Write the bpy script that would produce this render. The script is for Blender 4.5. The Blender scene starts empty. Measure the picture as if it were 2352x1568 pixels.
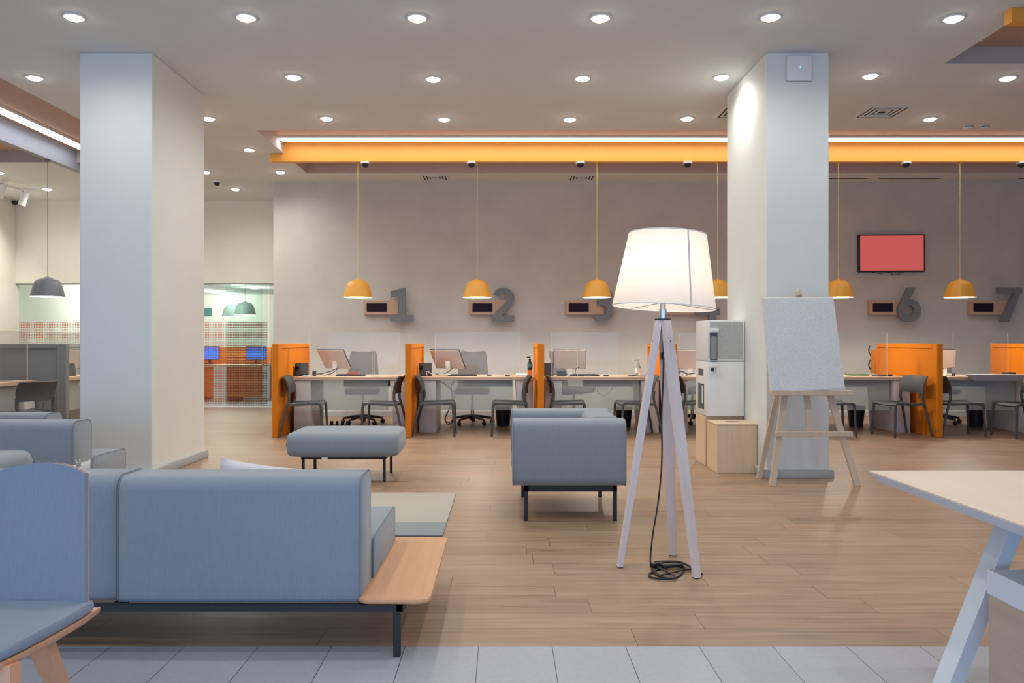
import bpy, bmesh, math, random
from mathutils import Vector, Matrix
random.seed(7)
PI = math.pi
SC = bpy.context.scene
COL = SC.collection
def lin(c):
    c /= 255.0
    return c / 12.92 if c <= 0.04045 else ((c + 0.055) / 1.055) ** 2.4
def S(r, g, b): return (lin(r), lin(g), lin(b), 1.0)

# ------------------------------------------------------------------ camera, sky, daylight, exposure
F, CX, CY, EYE = 1800.0, 1157.0, 783.0, 1.25          # focal length in pixels, vanishing point, eye height
cam_d = bpy.data.cameras.new('camera')
cam_d.sensor_width = 36.0
cam_d.lens = 36.0 * F / 2352.0
cam_d.shift_x = (1176.0 - CX) / 2352.0
cam_d.shift_y = (CY - 784.0) / 2352.0
cam_d.clip_start = 0.05
cam = bpy.data.objects.new('camera', cam_d)
cam.location = (0, 0, EYE); cam.rotation_euler = (PI / 2, 0, 0)
COL.objects.link(cam); SC.camera = cam

SC.view_settings.view_transform = 'Standard'
SC.view_settings.look = 'None'
SC.view_settings.gamma = 1.0
SC.view_settings.use_curve_mapping = False
SC.view_settings.exposure = 0.06

world = bpy.data.worlds.new('evening_sky'); SC.world = world
world.use_nodes = True
bg = world.node_tree.nodes['Background']
bg.inputs[0].default_value = (0.45, 0.62, 1.0, 1); bg.inputs[1].default_value = 0.25

def lamp(name, kind, loc, energy, color, rot=(0, 0, 0), parent=None, **kw):
    d = bpy.data.lights.new(name, kind); d.energy = energy; d.color = color
    for k, v in kw.items(): setattr(d, k, v)
    o = bpy.data.objects.new(name, d); o.location = loc; o.rotation_euler = rot
    COL.objects.link(o)
    if parent: o.parent = parent
    return o
# daylight through the glazed street front behind the viewer
lamp('daylight', 'AREA', (-1.0, -2.2, 1.15), 235, (0.42, 0.64, 1.0), (PI / 2, 0, 0), shape='RECTANGLE', size=15.0, size_y=1.9)
WARM = (1.0, 0.91, 0.79)
DOWN = (1.0, 0.985, 0.90)
SPOT_W, NEAR_W = 37.0, 20.0

# ------------------------------------------------------------------ materials
MATS = {}
def nodes_of(name):
    m = bpy.data.materials.new(name); m.use_nodes = True
    nt = m.node_tree; nt.nodes.clear()
    out = nt.nodes.new('ShaderNodeOutputMaterial')
    MATS[name] = m
    return m, nt, out
class NT:
    """terse node building"""
    def __init__(s, nt): s.nt = nt
    def n(s, t, **kw):
        x = s.nt.nodes.new(t)
        for k, v in kw.items(): setattr(x, k, v)
        return x
    def l(s, a, b): s.nt.links.new(a, b)
    def math(s, op, a, b=None, c=None):
        x = s.n('ShaderNodeMath', operation=op)
        for i, v in enumerate((a, b, c)):
            if v is None: continue
            if isinstance(v, (int, float)): x.inputs[i].default_value = v
            else: s.l(v, x.inputs[i])
        return x.outputs[0]
    def mix(s, fac, a, b, mode='MIX'):
        x = s.n('ShaderNodeMix', data_type='RGBA', blend_type=mode)
        for i, v in ((0, fac), (6, a), (7, b)):
            if isinstance(v, (int, float, tuple)): x.inputs[i].default_value = v
            else: s.l(v, x.inputs[i])
        return x.outputs[2]
    def ramp(s, fac, stops):
        x = s.n('ShaderNodeValToRGB')
        while len(x.color_ramp.elements) < len(stops): x.color_ramp.elements.new(0.5)
        for e, (p, c) in zip(x.color_ramp.elements, stops): e.position = p; e.color = c
        s.l(fac, x.inputs[0]); return x.outputs[0]
def scale_c(c, k): return (min(1, c[0] * k), min(1, c[1] * k), min(1, c[2] * k), 1)
def paint(name, c, rough=0.6, var=0.04, nscale=6.0, bump=0.0, bscale=250.0, metal=0.0, spec=0.5, emit=None):
    m, nt, out = nodes_of(name); t = NT(nt)
    b = t.n('ShaderNodeBsdfPrincipled')
    tc = t.n('ShaderNodeTexCoord')
    nz = t.n('ShaderNodeTexNoise'); nz.inputs['Scale'].default_value = nscale; nz.inputs['Detail'].default_value = 4
    t.l(tc.outputs['Object'], nz.inputs['Vector'])
    col = t.ramp(nz.outputs[0], [(0.3, scale_c(c, 1 - var)), (0.7, scale_c(c, 1 + var))])
    t.l(col, b.inputs['Base Color'])
    b.inputs['Roughness'].default_value = rough; b.inputs['Metallic'].default_value = metal
    b.inputs['Specular IOR Level'].default_value = spec
    if bump:
        n2 = t.n('ShaderNodeTexNoise'); n2.inputs['Scale'].default_value = bscale
        t.l(tc.outputs['Object'], n2.inputs['Vector'])
        bp = t.n('ShaderNodeBump'); bp.inputs['Strength'].default_value = bump; bp.inputs['Distance'].default_value = 0.002
        t.l(n2.outputs[0], bp.inputs['Height']); t.l(bp.outputs[0], b.inputs['Normal'])
    if emit:
        b.inputs['Emission Color'].default_value = emit[0]; b.inputs['Emission Strength'].default_value = emit[1]
    t.l(b.outputs[0], out.inputs[0])
    return m
def fabric(name, c, rough=0.95):
    m, nt, out = nodes_of(name); t = NT(nt)
    b = t.n('ShaderNodeBsdfPrincipled'); tc = t.n('ShaderNodeTexCoord')
    mp = t.n('ShaderNodeMapping'); mp.inputs['Scale'].default_value = (1, 1, 0.12)
    t.l(tc.outputs['Object'], mp.inputs[0])
    nz = t.n('ShaderNodeTexNoise'); nz.inputs['Scale'].default_value = 160; nz.inputs['Detail'].default_value = 3
    t.l(mp.outputs[0], nz.inputs['Vector'])
    n2 = t.n('ShaderNodeTexNoise'); n2.inputs['Scale'].default_value = 520; t.l(tc.outputs['Object'], n2.inputs['Vector'])
    f = t.math('ADD', t.math('MULTIPLY', nz.outputs[0], 0.6), t.math('MULTIPLY', n2.outputs[0], 0.4))
    t.l(t.ramp(f, [(0.3, scale_c(c, 0.93)), (0.7, scale_c(c, 1.06))]), b.inputs['Base Color'])
    b.inputs['Roughness'].default_value = rough; b.inputs['Specular IOR Level'].default_value = 0.15
    b.inputs['Sheen Weight'].default_value = 0.25; b.inputs['Sheen Roughness'].default_value = 0.5
    bp = t.n('ShaderNodeBump'); bp.inputs['Strength'].default_value = 0.25; bp.inputs['Distance'].default_value = 0.0015
    t.l(n2.outputs[0], bp.inputs['Height']); t.l(bp.outputs[0], b.inputs['Normal'])
    t.l(b.outputs[0], out.inputs[0]); return m
def wood(name, c, axis='X', rough=0.45, var=0.14, scale=1.0, coat=0.0):
    m, nt, out = nodes_of(name); t = NT(nt)
    b = t.n('ShaderNodeBsdfPrincipled'); tc = t.n('ShaderNodeTexCoord')
    mp = t.n('ShaderNodeMapping')
    k = {'X': (0.6, 9, 9), 'Y': (9, 0.6, 9), 'Z': (9, 9, 0.6)}[axis]
    mp.inputs['Scale'].default_value = tuple(v * scale for v in k)
    t.l(tc.outputs['Object'], mp.inputs[0])
    nz = t.n('ShaderNodeTexNoise'); nz.inputs['Scale'].default_value = 3.0; nz.inputs['Detail'].default_value = 8; nz.inputs['Distortion'].default_value = 0.6
    t.l(mp.outputs[0], nz.inputs['Vector'])
    t.l(t.ramp(nz.outputs[0], [(0.28, scale_c(c, 1 - var)), (0.5, c), (0.75, scale_c(c, 1 + var))]), b.inputs['Base Color'])
    b.inputs['Roughness'].default_value = rough
    t.l(b.outputs[0], out.inputs[0]); return m
def emit(name, c, s):
    m, nt, out = nodes_of(name); t = NT(nt)
    e = t.n('ShaderNodeEmission'); e.inputs[0].default_value = c; e.inputs[1].default_value = s
    t.l(e.outputs[0], out.inputs[0]); return m
def clear(name, tint, gloss_rough=0.02, haze=0.0, haze_c=(0.9, 0.95, 0.95, 1), dots=None, k=1.0):
    """thin clear sheet: sees through, mirrors a little by angle; haze = milky share; dots = printed film"""
    m, nt, out = nodes_of(name); t = NT(nt)
    tr = t.n('ShaderNodeBsdfTransparent'); tr.inputs[0].default_value = tint
    gl = t.n('ShaderNodeBsdfGlossy'); gl.inputs['Roughness'].default_value = gloss_rough
    fr = t.n('ShaderNodeFresnel'); fr.inputs[0].default_value = 1.45
    mx = t.n('ShaderNodeMixShader'); t.l(t.math('MULTIPLY', fr.outputs[0], k), mx.inputs[0]); t.l(tr.outputs[0], mx.inputs[1]); t.l(gl.outputs[0], mx.inputs[2])
    last = mx.outputs[0]
    if haze:
        df = t.n('ShaderNodeBsdfDiffuse'); df.inputs[0].default_value = haze_c
        m2 = t.n('ShaderNodeMixShader'); m2.inputs[0].default_value = haze
        t.l(last, m2.inputs[1]); t.l(df.outputs[0], m2.inputs[2]); last = m2.outputs[0]
    if dots:
        col, ztop, pitch, size = dots
        tc = t.n('ShaderNodeTexCoord'); sp = t.n('ShaderNodeSeparateXYZ'); t.l(tc.outputs['Object'], sp.inputs[0])
        a = t.math('LESS_THAN', t.math('FRACT', t.math('DIVIDE', sp.outputs[0], pitch)), size)
        c2 = t.math('LESS_THAN', t.math('FRACT', t.math('DIVIDE', sp.outputs[2], pitch)), size)
        d = t.math('MULTIPLY', t.math('MULTIPLY', a, c2), t.math('LESS_THAN', sp.outputs[2], ztop))
        df = t.n('ShaderNodeBsdfDiffuse'); df.inputs[0].default_value = col
        tl = t.n('ShaderNodeBsdfTranslucent'); tl.inputs[0].default_value = col
        ad = t.n('ShaderNodeMixShader'); ad.inputs[0].default_value = 0.5
        t.l(df.outputs[0], ad.inputs[1]); t.l(tl.outputs[0], ad.inputs[2])
        m3 = t.n('ShaderNodeMixShader'); t.l(d, m3.inputs[0]); t.l(last, m3.inputs[1]); t.l(ad.outputs[0], m3.inputs[2]); last = m3.outputs[0]
    t.l(last, out.inputs[0]); return m

def plank_floor(name):
    m, nt, out = nodes_of(name); t = NT(nt)
    b = t.n('ShaderNodeBsdfPrincipled'); tc = t.n('ShaderNodeTexCoord'); sp = t.n('ShaderNodeSeparateXYZ')
    t.l(tc.outputs['Object'], sp.inputs[0])
    W, L = 0.197, 1.32
    yr = t.math('DIVIDE', t.math('SUBTRACT', sp.outputs[1], 3.21), W)
    row = t.math('FLOOR', yr); fy = t.math('FRACT', yr)
    wn = t.n('ShaderNodeTexWhiteNoise', noise_dimensions='1D'); t.l(t.math('MULTIPLY', row, 3.17), wn.inputs['W'])
    xr = t.math('ADD', t.math('DIVIDE', sp.outputs[0], L), wn.outputs[0])
    colm = t.math('FLOOR', xr); fx = t.math('FRACT', xr)
    cmb = t.n('ShaderNodeCombineXYZ'); t.l(row, cmb.inputs[0]); t.l(colm, cmb.inputs[1])
    w2 = t.n('ShaderNodeTexWhiteNoise', noise_dimensions='2D'); t.l(cmb.outputs[0], w2.inputs['Vector'])
    # grain, shifted per plank
    cv = t.n('ShaderNodeCombineXYZ')
    t.l(t.math('ADD', t.math('MULTIPLY', sp.outputs[0], 1.1), t.math('MULTIPLY', w2.outputs[0], 40)), cv.inputs[0])
    t.l(t.math('MULTIPLY', sp.outputs[1], 16), cv.inputs[1]); t.l(t.math('MULTIPLY', w2.outputs[0], 9), cv.inputs[2])
    nz = t.n('ShaderNodeTexNoise'); nz.inputs['Scale'].default_value = 1.6; nz.inputs['Detail'].default_value = 8; nz.inputs['Distortion'].default_value = 0.8
    t.l(cv.outputs[0], nz.inputs['Vector'])
    base = t.ramp(nz.outputs[0], [(0.22, S(124, 98, 78)), (0.42, S(151, 126, 104)), (0.6, S(161, 136, 113)), (0.82, S(176, 152, 130))])
    tone = t.ramp(w2.outputs[0], [(0.0, (0.90, 0.83, 0.80, 1)), (0.35, (0.99, 0.98, 0.96, 1)), (0.7, (1.02, 0.94, 0.91, 1)), (1.0, (1.06, 1.05, 1.02, 1))])
    c = t.mix(1.0, base, tone, 'MULTIPLY')
    # knots
    vo = t.n('ShaderNodeTexVoronoi'); vo.inputs['Scale'].default_value = 0.55
    cv2 = t.n('ShaderNodeCombineXYZ'); t.l(t.math('MULTIPLY', sp.outputs[0], 1.0), cv2.inputs[0]); t.l(t.math('MULTIPLY', sp.outputs[1], 3.0), cv2.inputs[1])
    t.l(cv2.outputs[0], vo.inputs['Vector'])
    kn = t.ramp(vo.outputs['Distance'], [(0.012, (1, 1, 1, 1)), (0.06, (0, 0, 0, 1))])
    c = t.mix(t.math('MULTIPLY', kn, 0.45), c, S(105, 74, 52))
    ex = t.math('MINIMUM', fx, t.math('SUBTRACT', 1.0, fx)); ey = t.math('MINIMUM', fy, t.math('SUBTRACT', 1.0, fy))
    g = t.math('MAXIMUM', t.math('LESS_THAN', t.math('MULTIPLY', ex, L), 0.0018), t.math('LESS_THAN', t.math('MULTIPLY', ey, W), 0.0018))
    c = t.mix(t.math('MULTIPLY', g, 0.75), c, S(70, 50, 36))
    t.l(c, b.inputs['Base Color'])
    t.l(t.math('ADD', 0.30, t.math('MULTIPLY', nz.outputs[0], 0.22)), b.inputs['Roughness'])
    b.inputs['Specular IOR Level'].default_value = 0.45
    bp = t.n('ShaderNodeBump'); bp.inputs['Strength'].default_value = 0.25; bp.inputs['Distance'].default_value = 0.001
    t.l(t.math('SUBTRACT', nz.outputs[0], g), bp.inputs['Height']); t.l(bp.outputs[0], b.inputs['Normal'])
    t.l(b.outputs[0], out.inputs[0]); return m
def tile_floor(name):
    m, nt, out = nodes_of(name); t = NT(nt)
    b = t.n('ShaderNodeBsdfPrincipled'); tc = t.n('ShaderNodeTexCoord'); sp = t.n('ShaderNodeSeparateXYZ')
    t.l(tc.outputs['Object'], sp.inputs[0])
    xr = t.math('DIVIDE', t.math('ADD', sp.outputs[0], 0.103), 0.301); yr = t.math('DIVIDE', t.math('SUBTRACT', sp.outputs[1], 3.21), 0.602)
    fx, fy = t.math('FRACT', xr), t.math('FRACT', yr)
    cmb = t.n('ShaderNodeCombineXYZ'); t.l(t.math('FLOOR', xr), cmb.inputs[0]); t.l(t.math('FLOOR', yr), cmb.inputs[1])
    w2 = t.n('ShaderNodeTexWhiteNoise', noise_dimensions='2D'); t.l(cmb.outputs[0], w2.inputs['Vector'])
    nz = t.n('ShaderNodeTexNoise'); nz.inputs['Scale'].default_value = 45; nz.inputs['Detail'].default_value = 6
    t.l(tc.outputs['Object'], nz.inputs['Vector'])
    c = t.ramp(nz.outputs[0], [(0.3, S(161, 163, 171)), (0.7, S(168, 170, 178))])
    c = t.mix(1.0, c, t.ramp(w2.outputs[0], [(0, (0.95, 0.95, 0.95, 1)), (1, (1.03, 1.03, 1.03, 1))]), 'MULTIPLY')
    ex = t.math('MINIMUM', fx, t.math('SUBTRACT', 1.0, fx)); ey = t.math('MINIMUM', fy, t.math('SUBTRACT', 1.0, fy))
    g = t.math('MAXIMUM', t.math('LESS_THAN', t.math('MULTIPLY', ex, 0.301), 0.0016), t.math('LESS_THAN', t.math('MULTIPLY', ey, 0.602), 0.0016))
    c = t.mix(g, c, S(70, 72, 78))
    t.l(c, b.inputs['Base Color']); b.inputs['Roughness'].default_value = 0.42
    t.l(b.outputs[0], out.inputs[0]); return m

M_floor = plank_floor('oak_planks'); M_tile = tile_floor('grey_tiles')
M_ceil = paint('ceiling_paint', S(220, 224, 223), 0.9, 0.01)
M_pillar = paint('white_plaster', S(230, 232, 227), 0.8, 0.012, 3, 0.15, 90)
M_white_wall = paint('cream_wall_paint', S(242, 238, 226), 0.85, 0.012)
M_taupe = paint('taupe_plaster', S(210, 208, 201), 0.8, 0.05, 2.2, 0.2, 60)
M_coffer = paint('coffer_paint', S(232, 188, 158), 0.7, 0.02)
M_coffer_brown = paint('brown_coffer_paint', S(186, 156, 138), 0.75, 0.02)
M_coffer_grey = paint('coffer_side_paint', S(190, 183, 180), 0.8, 0.02)
M_orange_beam = paint('orange_beam_paint', S(240, 165, 62), 0.55, 0.015)
M_grey_beam = paint('grey_beam_paint', S(150, 156, 166), 0.55, 0.015)
M_orange = paint('orange_lacquer', S(218, 126, 24), 0.55, 0.03, 4, spec=0.2)
M_orange_pend = paint('orange_enamel', S(228, 162, 54), 0.38, 0.02)
M_grey_pend = paint('grey_enamel', S(112, 117, 124), 0.4, 0.02)
M_skirt = paint('skirting_grey', S(176, 180, 180), 0.6, 0.02)
M_fab = fabric('grey_wool', S(140, 147, 156))
M_fab_dark = fabric('grey_wool_piping', S(122, 128, 136))
M_fab_blue = fabric('blue_grey_wool', S(130, 139, 154))
M_pillow = fabric('cream_cotton', S(206, 202, 196)); M_pillow_l = fabric('lilac_cotton', S(205, 203, 210))
M_black = paint('black_powder_coat', S(34, 37, 42), 0.5, 0.03)
M_plastic_black = paint('black_plastic', S(30, 30, 33), 0.4, 0.04)
M_chair = paint('charcoal_plastic', S(78, 79, 80), 0.55, 0.03)
M_mesh_grey = fabric('office_mesh', S(116, 112, 110))
M_oak = wood('oak_veneer', S(204, 152, 112), 'Y', 0.42, 0.08)
M_maple = wood('maple_board', S(206, 178, 150), 'X', 0.42, 0.06)
M_desk_top = wood('desk_laminate', S(206, 178, 152), 'X', 0.4, 0.06)
M_cube = wood('cube_laminate', S(228, 200, 168), 'Z', 0.45, 0.05)
M_pine = wood('pine_legs', S(206, 184, 158), 'Z', 0.5, 0.06)
M_ash = wood('whitewashed_ash', S(226, 212, 208), 'Z', 0.5, 0.05)
M_chair_wood = wood('ash_plywood', S(214, 158, 122), 'Z', 0.45, 0.08)
M_white_lam = paint('white_laminate', S(224, 222, 220), 0.4, 0.01)
M_white_plastic = paint('white_plastic', S(238, 239, 237), 0.35, 0.01)
M_table_white = paint('white_edge', S(214, 220, 226), 0.45, 0.01)
M_table_top = wood('pale_table_veneer', S(224, 204, 186), 'Y', 0.38, 0.035)
M_lino = paint('pinboard_print', S(216, 217, 216), 0.8, 0.13, 120, 0.3, 400)
M_cooler_print = paint('speckled_panel', S(186, 188, 186), 0.6, 0.12, 110)
M_cooler_dark = paint('cooler_recess', S(92, 96, 98), 0.4, 0.03)
M_steel = paint('brushed_steel', S(190, 188, 182), 0.25, 0.03, metal=1.0)
M_brass = paint('brass_cord', S(228, 204, 126), 0.5, 0.02)
M_dark_cord = paint('grey_cord', S(80, 82, 86), 0.6, 0.02)
M_digit = paint('slate_digit', S(122, 128, 132), 0.6, 0.02)
M_sign_wood = wood('sign_veneer', S(200, 168, 142), 'X', 0.5, 0.05)
M_sign_screen = paint('dark_display', S(44, 36, 48), 0.6, 0.03, spec=0.1)
M_rug = fabric('rug_wool', S(176, 170, 158)); M_rug_edge = fabric('rug_border_wool', S(134, 142, 144))
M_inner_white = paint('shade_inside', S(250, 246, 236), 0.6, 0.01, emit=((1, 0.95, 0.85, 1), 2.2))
M_glow = emit('downlight_diffuser', (1.0, 0.96, 0.90, 1), 24.0)
M_bulb = emit('bulb_glass', (1.0, 0.9, 0.72, 1), 6.0)
M_led = emit('led_diffuser', (0.97, 0.95, 1.0, 1), 9.0)
M_tv = paint('coral_screen', S(30, 20, 20), 0.35, 0.05, 3.0, emit=(S(206, 92, 90), 0.85))
M_blue = emit('blue_screen', S(50, 130, 255), 1.3)
M_led_blue = emit('blue_indicator', (0.1, 0.35, 1, 1), 4.0)
M_acrylic = clear('clear_acrylic', (0.985, 0.99, 0.985, 1), 0.03, 0.025, k=0.4)
M_acr_edge = paint('polished_acrylic_edge', S(226, 222, 214), 0.3, 0.01)
M_frost = clear('milky_modesty_glass', (0.86, 0.93, 0.92, 1), 0.1, 0.34, (0.78, 0.80, 0.79, 1))
M_glass_red = clear('glass_with_red_dots', (0.90, 0.975, 0.95, 1), 0.02, 0.02, k=0.5, dots=(S(214, 92, 60), 1.604, 0.0312, 0.5))
M_glass_dark = clear('glass_with_dark_dots', (0.90, 0.97, 0.95, 1), 0.02, 0.02, k=0.5, dots=(S(112, 70, 56), 1.604, 0.0312, 0.48))
M_mon_back = paint('pale_monitor_back', S(198, 184, 173), 0.5, 0.05, 12)
M_teal = paint('teal_label', S(70, 128, 128), 0.5, 0.04)
M_soap = clear('soap_bottle_plastic', (0.80, 0.82, 0.76, 1), 0.1, 0.35, (0.75, 0.75, 0.7, 1))
M_paper = paint('white_paper', S(232, 232, 232), 0.8, 0.02)
M_red = paint('red_plastic', S(190, 40, 50), 0.4, 0.03); M_green = paint('green_card', S(60, 120, 70), 0.6, 0.04)
M_vent_dark = paint('vent_shadow_black', S(48, 44, 42), 0.8, 0.03)
M_orange_far = paint('orange_back_panel', S(224, 128, 62), 0.6, 0.04)
def shade_mat():
    m, nt, out = nodes_of('white_lampshade_cloth'); t = NT(nt)
    tc = t.n('ShaderNodeTexCoord'); nz = t.n('ShaderNodeTexNoise'); nz.inputs['Scale'].default_value = 300
    t.l(tc.outputs['Object'], nz.inputs['Vector'])
    c = t.ramp(nz.outputs[0], [(0.3, (0.86, 0.82, 0.78, 1)), (0.7, (0.92, 0.88, 0.84, 1))])
    df = t.n('ShaderNodeBsdfDiffuse'); tl = t.n('ShaderNodeBsdfTranslucent')
    t.l(c, df.inputs[0]); t.l(c, tl.inputs[0])
    mx = t.n('ShaderNodeMixShader'); mx.inputs[0].default_value = 0.45
    t.l(df.outputs[0], mx.inputs[1]); t.l(tl.outputs[0], mx.inputs[2]); t.l(mx.outputs[0], out.inputs[0]); return m
M_shade = shade_mat()
M_seam = paint('shade_seam_tape', S(226, 206, 200), 0.8, 0.02)

# ------------------------------------------------------------------ mesh helpers
class B:
    def __init__(s): s.bm = bmesh.new()
    def _merge(s, t, mat=None):
        if mat is not None: t.transform(mat)
        me = bpy.data.meshes.new('tmp'); t.to_mesh(me); t.free(); s.bm.from_mesh(me); bpy.data.meshes.remove(me)
        return s
    def box(s, x0, x1, y0, y1, z0, z1, bev=0.0, seg=2, mat=None):
        t = bmesh.new(); bmesh.ops.create_cube(t, size=1.0)
        sx, sy, sz = x1 - x0, y1 - y0, z1 - z0
        for v in t.verts: v.co = Vector((x0 + (v.co.x + .5) * sx, y0 + (v.co.y + .5) * sy, z0 + (v.co.z + .5) * sz))
        if bev: bmesh.ops.bevel(t, geom=list(t.edges), offset=min(bev, .49 * min(abs(sx), abs(sy), abs(sz))), segments=seg, profile=.5, affect='EDGES')
        return s._merge(t, mat)
    def rings(s, rs, caps=True, closed=False, mat=None):
        t = bmesh.new(); n = len(rs[0])
        vs = [[t.verts.new(p) for p in r] for r in rs]
        for i in range(len(vs) - (0 if closed else 1)):
            a, b = vs[i], vs[(i + 1) % len(vs)]
            for j in range(n): t.faces.new((a[j], a[(j + 1) % n], b[(j + 1) % n], b[j]))
        if caps and not closed:
            t.faces.new(list(reversed(vs[0]))); t.faces.new(vs[-1])
        bmesh.ops.recalc_face_normals(t, faces=list(t.faces))
        return s._merge(t, mat)
    def tube(s, pts, r, n=8, closed=False, mat=None, sq=None):
        """round (or square, sq=(half u, half v)) bar along a path; r a number or one per point"""
        pts = [Vector(p) for p in pts]; rs = []; up = None
        N = len(pts)
        for i, p in enumerate(pts):
            a = pts[(i - 1) % N] if (closed or i > 0) else p; b = pts[(i + 1) % N] if (closed or i < N - 1) else p
            d = (b - a).normalized()
            if up is None: up = Vector((0, 0, 1)) if abs(d.z) < .9 else Vector((0, 1, 0))
            u = d.cross(up).normalized(); v = u.cross(d).normalized(); up = v
            rr = r[i] if isinstance(r, (list, tuple)) else r
            if sq: rs.append([p + u * (a1 * sq[0] * rr) + v * (b1 * sq[1] * rr) for a1, b1 in ((-1, -1), (1, -1), (1, 1), (-1, 1))])
            else: rs.append([p + (u * math.cos(2 * PI * k / n) + v * math.sin(2 * PI * k / n)) * rr for k in range(n)])
        return s.rings(rs, True, closed, mat)
    def lathe(s, prof, n=24, c=(0, 0, 0), caps=True, mat=None):
        rs = [[Vector((c[0] + max(r, 1e-4) * math.cos(2 * PI * k / n), c[1] + max(r, 1e-4) * math.sin(2 * PI * k / n), c[2] + z)) for k in range(n)] for r, z in prof]
        return s.rings(rs, caps, False, mat)
    def prism(s, poly, y0, y1, mat=None, plane='xz'):
        f = {'xz': lambda a, b, h: Vector((a, h, b)), 'xy': lambda a, b, h: Vector((a, b, h)), 'yz': lambda a, b, h: Vector((h, a, b))}[plane]
        return s.rings([[f(a, b, y0) for a, b in poly], [f(a, b, y1) for a, b in poly]], True, False, mat)
    def sheet(s, grid, thick=0.0, mat=None):
        """a surface from rows of points; given a thickness it is closed into a solid"""
        t = bmesh.new(); g = [[t.verts.new(Vector(p)) for p in r] for r in grid]; fs = []
        for i in range(len(g) - 1):
            for j in range(len(g[0]) - 1): fs.append(t.faces.new((g[i][j], g[i + 1][j], g[i + 1][j + 1], g[i][j + 1])))
        bmesh.ops.recalc_face_normals(t, faces=fs)
        if thick: bmesh.ops.solidify(t, geom=fs, thickness=thick)
        return s._merge(t, mat)
    def build(s, name, mat, parent=None, loc=None, rz=None, smooth=35):
        me = bpy.data.meshes.new(name); s.bm.to_mesh(me); s.bm.free()
        if smooth:
            for p in me.polygons: p.use_smooth = True
            me.set_sharp_from_angle(angle=math.radians(smooth))
        me.materials.append(mat)
        o = bpy.data.objects.new(name, me); COL.objects.link(o)
        if parent: o.parent = parent
        if loc is not None: o.location = loc
        if rz is not None: o.rotation_euler.z = rz
        return o
def tag(o, label, cat, group=None, kind=None):
    for w, n in zip(('one', 'two', 'three', 'four', 'five', 'six', 'seven'), '1234567'): label = label.replace('counter ' + n, 'counter ' + w)
    o['label'] = label.replace('counters 1 and 2', 'counters one and two').replace('counters 2 and 3', 'counters two and three'); o['category'] = cat
    if group: o['group'] = group
    if kind: o['kind'] = kind
    return o
def thing(name, label, cat, loc=(0, 0, 0), rz=0.0, group=None):
    o = bpy.data.objects.new(name, None); o.empty_display_size = 0.1; COL.objects.link(o)
    o.location = loc; o.rotation_euler.z = rz
    return tag(o, label, cat, group)
def dup(root, loc, rz=0.0, label=None, parent=None):
    c = root.copy(); COL.objects.link(c)
    if parent is None:
        c.location = loc; c.rotation_euler = (0, 0, rz)
        if label: tag(c, label, c['category'])
    else: c.parent = parent
    for ch in root.children: dup(ch, None, 0, None, c)
    return c
def struct(o, label=None):
    o['kind'] = 'structure'
    if label: o['label'] = label
    return o
def at(px, py, d): return Vector(((px - CX) * d / F, d, EYE - (py - CY) * d / F))
def Xp(px, d): return (px - CX) * d / F
def rrect(a0, a1, b0, b1, r, n=5):
    """rounded rectangle outline (a, b)"""
    out = []
    for ca, cb, st in ((a1 - r, b1 - r, 0), (a0 + r, b1 - r, 90), (a0 + r, b0 + r, 180), (a1 - r, b0 + r, 270)):
        for k in range(n + 1):
            w = math.radians(st + 90 * k / n); out.append((ca + r * math.cos(w), cb + r * math.sin(w)))
    return out
def bez(p0, p1, p2, n=10):
    p0, p1, p2 = Vector(p0), Vector(p1), Vector(p2)
    return [p0 * (1 - t) ** 2 + p1 * 2 * t * (1 - t) + p2 * t * t for t in [k / n for k in range(n + 1)]]
def spline(pts, n=8):
    pts = [Vector(p) for p in pts]; out = []
    P = [pts[0]] + pts + [pts[-1]]
    for i in range(1, len(P) - 2):
        a, b, c, d = P[i - 1], P[i], P[i + 1], P[i + 2]
        for k in range(n):
            t = k / n
            out.append(.5 * ((2 * b) + (c - a) * t + (2 * a - 5 * b + 4 * c - d) * t * t + (-a + 3 * b - 3 * c + d) * t ** 3))
    return out + [pts[-1]]

# ------------------------------------------------------------------ the room
CEIL = EYE + 2.64; CH = EYE + 2.805                       # ceiling, coffer top
LW, RW, BACK = -9.22, 10.0, -2.9
# floor
struct(B().box(LW, RW, 3.21, 14.75, -0.1, 0).build('floor', M_floor, smooth=0))
struct(B().box(LW, RW, BACK, 3.21, -0.1, 0).build('floor_tiles', M_tile, smooth=0))
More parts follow.
